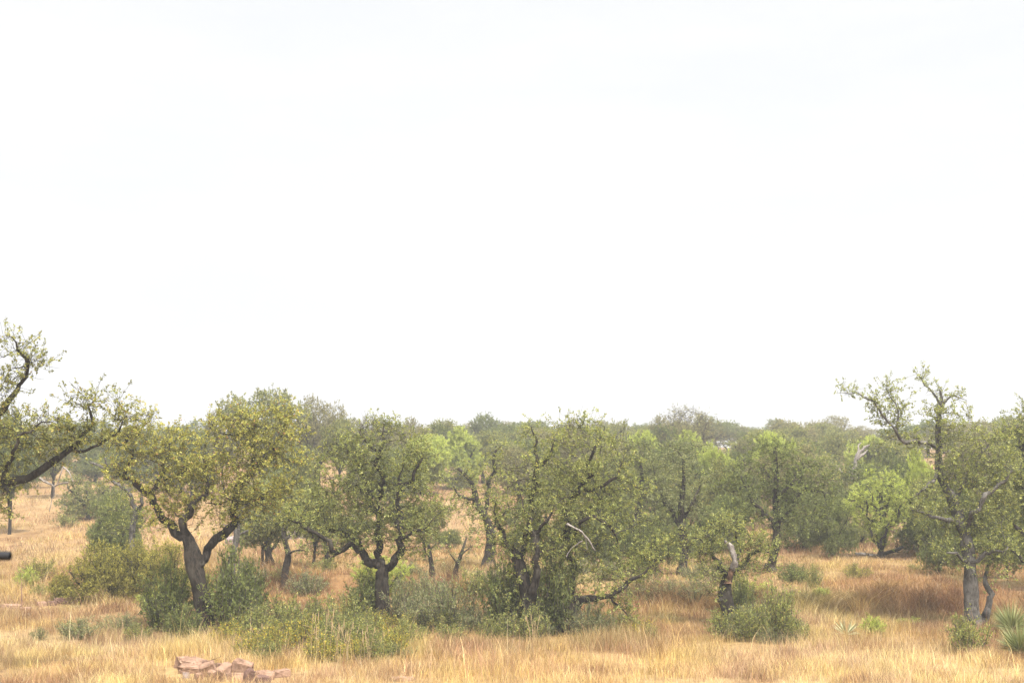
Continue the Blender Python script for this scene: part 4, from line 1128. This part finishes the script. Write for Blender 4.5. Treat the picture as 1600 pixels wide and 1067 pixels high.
for i in range(84):
    D = random.uniform(100, 190); x = -60 + (i + random.random()) * 1720 / 84
    hpx = random.uniform(2.2, 3.9) * FPX / D
    p = P(x, 700, D); gy = 700 - (float(terrain(p[0], D)) - EYE) * FPX / D
    k = random.choice(['oak', 'deep', 'brown', 'brown', 'deep', 'oak'])
    label_later(bgtree(x, gy - hpx, hpx * random.uniform(1.1, 1.8), D, k, FARL, gr), x, D, *ADJ[k], "far off on the ridge")
gr2 = "low bushes scattered on the upper slope"
for i in range(26):
    D = random.uniform(74, 120); x = random.uniform(-20, 1620)
    hpx = random.uniform(1.0, 1.8) * FPX / D
    p = P(x, 700, D); gy = 700 - (float(terrain(p[0], D)) - EYE) * FPX / D
    label_later(bgtree(x, gy - hpx, hpx * random.uniform(1.4, 2.2), D, 'bush', "low bush", gr2), x, D, "low grey-green", "bush", "on the upper slope")

gr3 = "oaks and bushes filling the middle distance"
for i in range(62):
    D = random.uniform(55, 120); x = random.choice([random.uniform(780, 1320), random.uniform(260, 1620), random.uniform(780, 1600)])
    if 640 < x < 800 and D < 90: D += 35
    hpx = random.uniform(2.6, 3.9) * FPX / D
    p = P(x, 700, D); gy = 700 - (float(terrain(p[0], D)) - EYE) * FPX / D
    k = random.choice(['oak', 'oak', 'deep', 'brown', 'bush'])
    label_later(bgtree(x, gy - hpx, hpx * random.uniform(1.0, 1.4), D, k, "half-hidden oak", gr3), x, D, "half-hidden " + ADJ[k][0], ADJ[k][1], "midway back")

# ------------------------------------------------------------------ rocks
gp = "sandstone blocks heaped in the grass"
for (x, y, w, h, mat, lab, til) in [
    (303, 1030, 46, 12, M_SAND, "long flat pink slab at the upper left end of the rock pile", (.05, .05, .0)),
    (288, 1028, 28, 11, M_SAND, "thin pink slab lying on the pile's upper left end", (.1, .15, .2)),
    (300, 1037, 40, 8, M_SAND, "low pink slab beneath the thin upper left slab", (.05, .08, .1)),
    (318, 1034, 12, 12, M_REDR, "small dark red-brown block in the top of the rock pile", (.2, .5, .1)),
    (327, 1038, 26, 15, M_SAND, "slanting wedge of pink stone beside the small dark red block", (.3, -.5, .1)),
    (330, 1052, 13, 14, M_SAND, "small pale upright stone at the front of the rock pile", (.2, .2, .3)),
    (347, 1037, 20, 12, M_SAND, "middling pink stone filling the pile's middle", (0, .2, .5)),
    (352, 1044, 32, 15, M_SAND, "long slanting pink block leaning to the right in the pile's middle", (.2, -.5, .2)),
    (377, 1040, 34, 20, M_SAND, "largest rounded pink boulder at the pile's right", (.1, .25, .2)),
    (366, 1054, 28, 12, M_SAND, "low pink stone in front of the largest boulder", (.0, .1, .1)),
    (388, 1057, 18, 20, M_REDR, "red-brown block standing at the lower right of the pile", (.1, .2, .4)),
    (408, 1059, 26, 13, M_REDR, "red-brown stone just right of the standing red-brown block", (.1, .1, .4)),
    (412, 1050, 32, 9, M_SAND, "low pale pink slab trailing off the pile's right side", (.0, .1, .1)),
    (440, 1047, 28, 7, M_SAND, "thin pale slab, rightmost of the rock pile", (.0, -.1, .1)),
    (309, 1055, 15, 14, M_SAND, "pinkish stone at the front left of the pile", (.2, .1, .8)),
    (291, 1048, 10, 6, M_PALE, "small whitish stone left of the pile's front", (0, 0, 0))]:
    w, h = w * 1.12, h * 1.35
    o = rock(x, y + 2, w * .95, h * 1.55, mat, lab, D=None, tilt=(til[0], til[1] * .7, til[2] + rng.normal() * .5), npts=13, name="rock", group=gp, sink=.36)
rock(628, 1063, 42, 12, M_SAND, "lone pale pink boulder low in the grass at the bottom, right of the pile", D=26.4)
for (x, y, w, h, mat, lab) in [
    (18, 945, 34, 9, M_SAND, "pale flat rock near the left edge, lying in the grass"),
    (38, 948, 22, 7, M_SAND, "small pale rock right beside the flat one near the left edge"),
    (66, 941, 16, 9, M_SAND, "tan rock between the pale edge rocks and the red-brown boulder"),
    (81, 940, 14, 10, M_REDR, "small dark red-brown rock touching the long red-brown boulder"),
    (102, 936, 36, 13, M_REDR, "long red-brown boulder below the olive thicket on the left"),
    (482, 889, 11, 8, M_GRAYR, "grey-white stone on the bank between the slim oaks and the young round oak"),
    (468, 893, 12, 5, M_REDR, "flat dark stone on the bank beside the grey-white one"),
    (373, 893, 22, 7, M_REDR, "dark stone ledge under the slim oaks on the bank"),
    (687, 893, 12, 7, M_GRAYR, "grey stone beside the spindly sapling"),
    (553, 886, 16, 6, M_SAND, "tan stone on the bank behind the rounded oak"),
    (1526, 1013, 15, 7, M_REDR, "red-brown stone at the foot of the round shrub near the yuccas"),
    (1558, 1006, 8, 4, M_REDR, "tiny red-brown stone left of the yucca"),
    (1307, 852, 5, 4, M_PALE, "tiny white stone left of the lime-green mesquite")]:
    rock(x, y, w, h, mat, lab, sink=.35)
# pale granite outcrop seen between the trunks
gg = "pale granite boulders behind the slim oaks"
for (x, y, w, h, D, lab) in [
    (398, 832, 60, 40, 57, "large pale mottled granite boulder behind the slim oaks"),
    (440, 836, 46, 30, 57.5, "middling pale granite boulder seen between the two slim trunks"),
    (368, 845, 34, 18, 55.5, "low pale granite boulder at the left foot of the outcrop"),
    (470, 842, 40, 22, 58, "pale granite boulder right of the slanting slim trunk"),
    (420, 812, 56, 34, 59.5, "upper pale granite boulder on top of the outcrop"),
    (500, 838, 36, 18, 59, "rightmost low boulder of the pale outcrop"),
    (385, 806, 34, 26, 60, "upper left boulder of the pale outcrop")]:
    rock(x, y, w, h, M_PALE, lab, D=D, group=gg, sink=-1.8, npts=34, name="boulder", cat="boulder")

# ------------------------------------------------------------------ shrubs
SH = [
 # x, ybase, w, h, kind, label
 (262, 985, 76, 86, 'deep', "tall dark shrub left of the yellowish oak's trunk"),
 (288, 1000, 56, 44, 'deep', "dark shrub directly in front of the yellowish oak's foot"),
 (362, 990, 88, 108, 'deep', "tall dark green shrub hugging the right side of the yellowish oak's trunk"),
 (385, 980, 60, 80, 'deep', "dark shrub right of the tall one beside the yellowish oak"),
 (250, 970, 40, 40, 'green', "green shrub at the left end of the dark clump under the yellowish oak"),
 (395, 1005, 70, 52, 'green', "green shrub above the right half of the rock pile"),
 (440, 990, 75, 52, 'green', "broad green shrub in the thicket, left of the rounded oak"),
 (425, 1022, 65, 42, 'yellow', "yellow-flecked shrub just behind the rock pile's right end"),
 (360, 1012, 55, 36, 'yellow', "low yellow-flecked shrub right behind the rock pile"),
 (475, 1020, 65, 48, 'yellow', "yellow-flecked shrub right of the rock pile among dry stalks"),
 (500, 992, 70, 55, 'green', "green shrub in the middle of the thicket, above the dry stalks"),
 (545, 985, 65, 50, 'green', "green shrub left of the rounded oak's foot"),
 (530, 1022, 70, 45, 'green', "low green shrub behind the tall dry stalks"),
 (580, 1018, 65, 48, 'green', "green shrub below the rounded oak's trunk"),
 (615, 1030, 50, 45, 'yellow', "yellow-green shrub at the lower right end of the thicket"),
 (570, 970, 54, 62, 'deep', "dark shrub at the left of the rounded oak's trunk"),
 (632, 975, 62, 66, 'grey', "grey-green shrub touching the right of the rounded oak's trunk"),
 (660, 985, 70, 52, 'grey', "grey-green shrub right of the rounded oak, nearest its foot"),
 (703, 987, 86, 74, 'grey', "tall grey-green shrub between the rounded oak and the middle oak"),
 (745, 990, 60, 42, 'grey', "low grey-green shrub left of the middle oak"),
 (640, 1005, 55, 32, 'green', "low green shrub in front of the grey-green ones"),
 (700, 1003, 60, 26, 'green', "very low green shrub in front of the tall grey-green one"),
 (792, 990, 72, 100, 'deep', "dark leafy shrub left of the middle oak's foot"),
 (862, 992, 68, 118, 'deep', "dark leafy shrub between the middle oak and the leaning oak"),
 (825, 1002, 64, 50, 'green', "low shrub in front of the middle oak's foot"),
 (918, 997, 66, 52, 'grey', "grey-green shrub right of the leaning oak's foot"),
 (948, 998, 40, 32, 'grey', "small grey-green shrub at the right end of the leaning oak's undergrowth"),
 (1017, 1005, 26, 26, 'green', "thin lone green plant in the pale grass right of the leaning oak"),
 (1135, 1000, 60, 42, 'green', "green shrub covering the broken oak's foot"),
 (1175, 1000, 65, 50, 'green', "green shrub right of the broken oak's foot"),
 (1215, 1002, 65, 80, 'green', "tallest green shrub right of the broken oak"),
 (1245, 1005, 40, 36, 'green', "small shrub at the right end of the broken oak's thicket"),
 (1160, 970, 36, 60, 'deep', "dark upright shrub close behind the broken oak's trunk"),
 (1240, 912, 45, 26, 'deep', "dark shrub on the bank right of the dense dark green oak's trunk"),
 (1272, 918, 30, 32, 'green', "upright green shrub on the bank, rightmost by the dense oak"),
 (1285, 932, 26, 10, 'lime', "tiny lime tuft on the bank below the upright shrub"),
 (1512, 1020, 70, 52, 'green', "rounded green shrub in front of the tall right-hand oak's foot"),
 (1365, 990, 36, 24, 'lime', "small yellow-green shrub alone in the grass at the right"),
 (1420, 975, 40, 10, 'lime', "low yellow-green weeds left of the tall right-hand oak"),
 (240, 945, 50, 18, 'lime', "pale yellow-green weeds at the foot of the left thicket"),
 (40, 922, 36, 30, 'lime', "light green weedy clump near the pipe at the left edge"),
 (103, 823, 40, 18, 'green', "small dark green bush alone on the dry left slope"),
 (125, 998, 70, 30, 'grey', "low grey-green shrub in the dry grass at the lower left"),
 (190, 990, 60, 28, 'grey', "low grey-green shrub right of the lower left one"),
 (215, 1002, 40, 26, 'green', "small green shrub left of the yellowish oak's undergrowth"),
 (62, 932, 30, 18, 'green', "tiny green bush just above the tan rock at the left"),
 (60, 1000, 26, 18, 'grey', "small grey-green tuft near the left edge below the rocks"),
 (505, 893, 40, 18, 'green', "low green shrub on the bank at the foot of the young round oak"),
 (440, 908, 34, 16, 'green', "low shrub at the slanting slim oak's foot"),
 (1050, 935, 60, 22, 'grey', "grey low brush under the low limb, behind the pale grass"),
 (1130, 912, 50, 26, 'grey', "grey brush on the bank left of the dense dark green oak's trunk"),
 (1430, 890, 26, 8, 'green', "tiny plant on the dry slope left of the pale grey trunk"),
]
for (x, y, w, h, k, lab) in [
 (460, 1000, 60, 50, 'green', "leafy green shrub in the thicket above the yellow-flecked ones"),
 (390, 1028, 50, 34, 'yellow', "golden-flecked low shrub right over the largest boulder"),
 (505, 1034, 60, 36, 'yellow', "low yellowish shrub left of the tallest dry stalks' foot"),
 (555, 1036, 55, 36, 'yellow', "low yellowish shrub right of the tallest dry stalks' foot"),
 (590, 1036, 55, 40, 'green', "green shrub at the thicket's front, below the rounded oak"),
 (630, 1012, 45, 40, 'green', "green shrub at the thicket's right end"),
 (560, 1005, 60, 45, 'green', "green shrub filling the thicket left of the rounded oak's trunk"),
 (520, 1008, 60, 45, 'green', "green shrub filling the thicket's centre"),
 (770, 1003, 45, 36, 'green', "low green shrub left of the middle oak's undergrowth")]:
    SH.append((x, y, w, h, k, lab))
for i in range(20):
    x = random.choice([random.uniform(350, 760), random.uniform(770, 1000), random.uniform(1120, 1250)]); y = random.uniform(975, 1035) if x < 640 else random.uniform(968, 1004)
    k = random.choice(['green', 'grey', 'yellow', 'grey']); wd = random.uniform(34, 66)
    label_later(shrub(x, y, wd, random.uniform(20, 36), k, "loose leafy weed among the undergrowth at the front oaks' feet", group="loose weeds among the undergrowth of the front oaks"), x, -y, "loose " + {'green': 'green', 'grey': 'grey-green', 'yellow': 'yellow-flecked'}[k], "weed", "in the undergrowth")
for (x, y, w, h, k, lab) in [
 (385, 925, 60, 40, 'grey', "grey-green brush between the yellowish oak and the slim bank oaks"),
 (480, 930, 60, 34, 'grey', "grey-green brush below the slim crooked oak"),
 (668, 945, 60, 44, 'grey', "grey-green brush below the spindly saplings"),
 (740, 940, 60, 44, 'green', "green brush between the saplings and the middle oak"),
 (1000, 945, 70, 40, 'grey', "grey brush under the leaning oak's low limb"),
 (1090, 940, 60, 36, 'grey', "grey brush behind and left of the broken oak"),
 (780, 925, 50, 36, 'grey', "grey brush at the thin crooked oak's foot"),
 (1340, 905, 50, 22, 'olive', "olive tuft on the slope below the lime-green mesquite"),
 (60, 905, 60, 30, 'olive', "olive weeds on the slope right of the black pipe"),
 (300, 930, 60, 50, 'olive', "olive brush directly left of the yellowish oak's trunk")]:
    SH.append((x, y, w, h, k, lab))
for s_ in SH:
    shrub(*s_)
for (x, y, w, h) in [(905, 900, 50, 30), (960, 905, 60, 26), (1005, 905, 50, 22), (1090, 905, 50, 24), (640, 900, 40, 20), (740, 905, 40, 14), (830, 905, 40, 22), (870, 880, 40, 22)]:
    label_later(shrub(x, y, w, h, 'grey', "low grey brush", group="low brush in the shade behind the middle trees"), x, -y, "low grey", "brush", "in shade on the bank")
assign_labels()

# prickly pears
def prickly(x, y, w, h, npad, label):
    D = ground_depth(x, y); s = D / FPX; p = P(x, y, D)
    root = link("prickly_pear", None, loc=(p[0], p[1], float(terrain(p[0], p[1]))))
    tag(root, label, "cactus")
    base = bmesh.new(); bmesh.ops.create_icosphere(base, subdivisions=2, radius=1)
    for i in range(npad):
        me = bpy.data.meshes.new("pad")
        b2 = base.copy(); r = h * s * .26
        rz, rx = rng.random() * 3.14, rng.normal() * .3
        up = i >= npad // 2
        off = Vector(((rng.random() - .5) * w * s, (rng.random() - .5) * w * s * .5, (h * s * .62 if up else r * .8) + rng.random() * .05))
        M = Matrix.Translation(off) @ Matrix.Rotation(rz, 4, 'Z') @ Matrix.Rotation(rx, 4, 'Y')
        for v in b2.verts:
            c = v.co; k = 1 - .25 * (c.z < 0) * abs(c.z)
            v.co = M @ Vector((c.x * r * .8 * k, c.y * r * .16, c.z * r * 1.1))
        for f in b2.faces: f.smooth = True
        b2.to_mesh(me); b2.free()
        a = me.color_attributes.new("Col", 'FLOAT_COLOR', 'POINT')
        cc = np.ones((len(me.vertices), 4), np.float32); cc[:, :3] = np.array((.13, .20, .10)) * (0.8 + .5 * rng.random())
        a.data.foreach_set("color", cc.ravel()); me.materials.append(M_FLESHY)
        link("pad", me, root)
    base.free()
prickly(1258, 848, 24, 20, 9, "left clump of green prickly pear pads on the slope by the dense oak")
prickly(1282, 848, 24, 15, 9, "right clump of paler prickly pear pads on the slope by the dense oak")
prickly(930, 883, 12, 12, 4, "small lone prickly pear in the shade behind the leaning oak")

# yuccas
def yucca(x, y, w, h, label, D=None, cols=((.13, .155, .055), (.25, .26, .10)), n=170, name="yucca", cat="yucca", wl=.022):
    D = D or ground_depth(x, y); s = D / FPX; p = P(x, y, D)
    R = w * s * .5
    d = unit(np.stack([rng.normal(size=n), rng.normal(size=n), rng.random(n) * 1.5 + .02], 1))
    c0 = np.tile([0, 0, h * s * .28], (n, 1))
    L = R * (.75 + .4 * rng.random(n)); L = L * (1 + .35 * d[:, 2])
    V, Fc = leaf_geo(c0, d, unit(rand_unit(n) + [0, 0, .6]), L, np.full(n, wl))
    k = rng.random((n, 1)); col = np.array(cols[0]) * (1 - k) + np.array(cols[1]) * k
    root = link(name, None, loc=(p[0], p[1], float(terrain(p[0], p[1]))))
    tag(root, label, cat)
    link("leaves", raw_mesh("leaves", V, Fc, M_FLESHY, np.repeat(col, 4, 0)), root)
    m = n // 2
    d = unit(np.stack([rng.normal(size=m), rng.normal(size=m), -rng.random(m) * 1.2], 1))
    V, Fc = leaf_geo(np.tile([0, 0, h * s * .26], (m, 1)), d, rand_unit(m), np.full(m, h * s * .3), np.full(m, .02))
    link("dead_leaves", raw_mesh("dead_leaves", V, Fc, M_GRASS, np.tile([.45, .36, .22], (len(V), 1))), root)
yucca(1594, 1030, 72, 46, "larger spiky yucca at the lower right edge", n=520, wl=.013)
yucca(1582, 996, 70, 46, "spiky yucca just behind the larger one at the right edge", n=420, wl=.013)
yucca(1322, 1000, 44, 26, "pale grey-green agave-like rosette in the dry grass at the right", cols=((.3, .32, .17), (.42, .4, .24)), n=70, name="rosette_plant", cat="plant")
yucca(1360, 958, 26, 14, "tiny pale rosette at the foot of the bank, above the small yellow-green shrub", cols=((.32, .34, .2), (.42, .4, .26)), n=40, name="rosette_plant", cat="plant")
yucca(545, 893, 10, 16, "tiny upright pale yucca on the bank left of the rounded oak's trunk", cols=((.3, .34, .16), (.4, .42, .22)), n=40)

# tall dry stalks
def stalks(x, y, n, hpx, label, wpx=30, col=(.5, .37, .21), heads=True):
    D = ground_depth(x, y); s = D / FPX; p = P(x, y, D); o = np.array([p[0], p[1], float(terrain(p[0], p[1]))])
    g = Geo()
    for i in range(n):
        b = np.array([(rng.random() - .5) * wpx * s, (rng.random() - .5) * .6, 0]); hh = hpx * s * (.6 + .45 * rng.random())
        ln = rng.normal(size=2) * hh * .14
        pl = np.array([b, b + [ln[0] * .3, ln[1] * .3, hh * .5], b + [ln[0], ln[1], hh]])
        g.add(*tube(catmull(pl, hh * .2), np.full(len(catmull(pl, hh * .2)), .0032), 3))
        if heads:
            e = pl[-1]; q = np.array([e - [0, 0, hh * .16], e - [0, 0, hh * .08], e + [0, 0, .01]])
            g.add(*tube(q, np.array([.004, .0065, .002]), 4))
        for k in range(3):
            t = pl[1] + (pl[2] - pl[1]) * rng.random(); e = t + rng.normal(size=3) * hh * .07 + [0, 0, hh * .06]
            g.add(*tube(np.array([t, (t + e) / 2, e]), np.array([.003, .003, .002]), 3))
    V = np.concatenate(g.V); Fc = np.concatenate(g.F)
    k = col * np.ones((len(V), 3))
    tag(link("dry_stalks", raw_mesh("dry_stalks", V, Fc, M_GRASS, k), None, tuple(o)), label, "dry weed")
stalks(518, 1045, 16, 88, "tallest cluster of pale dry stalks in front of the green thicket", 60)
stalks(565, 1042, 9, 60, "shorter dry stalks right of the tallest cluster", 40)
stalks(408, 1022, 7, 45, "curved dry stalks in the yellow-flecked shrubs behind the rocks", 40)
stalks(833, 1012, 9, 48, "pale seed stalks and thin stems before the middle oak's foot", 14)
stalks(745, 1066, 18, 62, "reddish branching weeds at the bottom, left of centre", 55, (.5, .30, .17), False)
stalks(690, 1063, 9, 60, "sparse pale weed stems left of the reddish weeds", 40, (.6, .42, .25), False)
stalks(845, 1067, 16, 50, "reddish branching weeds at the bottom below the middle oak", 60, (.52, .32, .17), False)
stalks(1450, 955, 7, 30, "thin pale stalks on the bank left of the pale grey trunk", 30)
stalks(1230, 965, 8, 55, "tall thin stalks above the shrubs right of the broken oak", 40)

# black pipe end at the left edge: a horizontal rail on a post that stands outside the frame
Dp = 8.5; s = Dp / FPX
root = link("pipe_rail", None); c = P(16.5, 868, Dp); gz = float(terrain(c[0] - 1.2, Dp)); root.location = (c[0] - 1.2, Dp, gz)
tag(root, "black metal pipe end poking in at the left edge over the dry slope", "pipe")
def black():
    m, t, out = new_mat("black_paint")
    p = t.nodes.new("ShaderNodeBsdfPrincipled"); p.inputs['Base Color'].default_value = (.010, .010, .012, 1); p.inputs['Roughness'].default_value = .55; p.inputs['Specular IOR Level'].default_value = .25
    n = t.nodes.new("ShaderNodeTexNoise"); n.inputs['Scale'].default_value = 60; b_ = t.nodes.new("ShaderNodeBump"); b_.inputs['Strength'].default_value = .15
    t.links.new(n.outputs['Fac'], b_.inputs['Height']); t.links.new(b_.outputs['Normal'], p.inputs['Normal']); t.links.new(p.outputs[0], out.inputs['Surface'])
    return m
MB_ = black(); r = 7.2 * s; zr = c[2] - gz
g = Geo(); g.add(*tube(np.array([[-1.3, 0, zr], [-.6, 0, zr], [1.19, 0, zr], [1.2, 0, zr], [1.2, 0, zr], [1.19, 0, zr], [1.12, 0, zr]]), np.array([r, r, r, r * .94, r * .8, r * .78, r * .78]), 28))
link("rail", g.mesh("rail", MB_), root)
g = Geo(); g.add(*tube(np.array([[0, 0, -.2], [0, 0, zr * .5], [0, 0, zr - r * .9]]), np.full(3, r * 1.1), 24)); link("post", g.mesh("post", MB_), root)

# ------------------------------------------------------------------ ground sheet and grass
make_ground()
for (x, D, rr) in [(278, 27.6, .7), (300, 27.3, .9), (325, 26.8, 1.0), (350, 26.5, 1.1), (380, 26.3, 1.1), (410, 26.3, 1.0), (440, 26.7, .8), (628, 25.3, .6), (30, 37.9, .9), (100, 38.6, .9)]:
    p = P(x, 1000, D); ROCK_SPOTS.append((p[0], D, rr))
grass_object("pale golden dry grass nearest the camera, thick and fine", 17000, 34, 24.5, 38, .29, .0055, 2, .14, lean=.5)
grass_object("golden and brown dry grass around the trees and on the low bank", 11000, 28, 36, 54, .27, .0095, 2, .17)
grass_object("thin dry grass over the slope behind the trees", 17000, 14, 52, 130, .24, .022, 1, .28, power=1.5)
X, Y = scatter_xy(5200, 25, 46)
grass_object("tall pale seed stems standing above the dry grass", 0, 2, 0, 0, .62, .0065, 2, .10, lean=.35, XY=(X, Y), cf=1.08)
X = np.concatenate([rng.random(170) * 23 - 3.5, rng.random(26) * 6 - 9.5]); Y = bank_y(X) + .3 + rng.normal(size=len(X)) * .22
grass_object("brown tussocks hanging over the edge of the low bank", 0, 150, 0, 0, .42, .009, 2, .10, lean=1.3, XY=(X, Y), cf=.95)

# ------------------------------------------------------------------ haze
hm, t, out = new_mat("haze")
pv = t.nodes.new("ShaderNodeVolumePrincipled")
pv.inputs['Color'].default_value = (0.95, 0.95, 0.96, 1)
pv.inputs['Density'].default_value = HAZE
pv.inputs['Anisotropy'].default_value = 0.3
t.links.new(pv.outputs[0], out.inputs['Volume'])
x0, x1, y0, y1, z0, z1 = -2700, 2700, -70, 4050, -12, 14
V = np.array([[x, y, z] for z in (z0, z1) for (x, y) in ((x0, y0), (x1, y0), (x1, y1), (x0, y1))])
Fc = np.array([[0, 3, 2, 1], [4, 5, 6, 7], [0, 1, 5, 4], [1, 2, 6, 5], [2, 3, 7, 6], [3, 0, 4, 7]])
tag(link("haze", raw_mesh("haze", V, Fc, hm)), "thin warm-day haze over the savanna", "haze", kind="stuff")
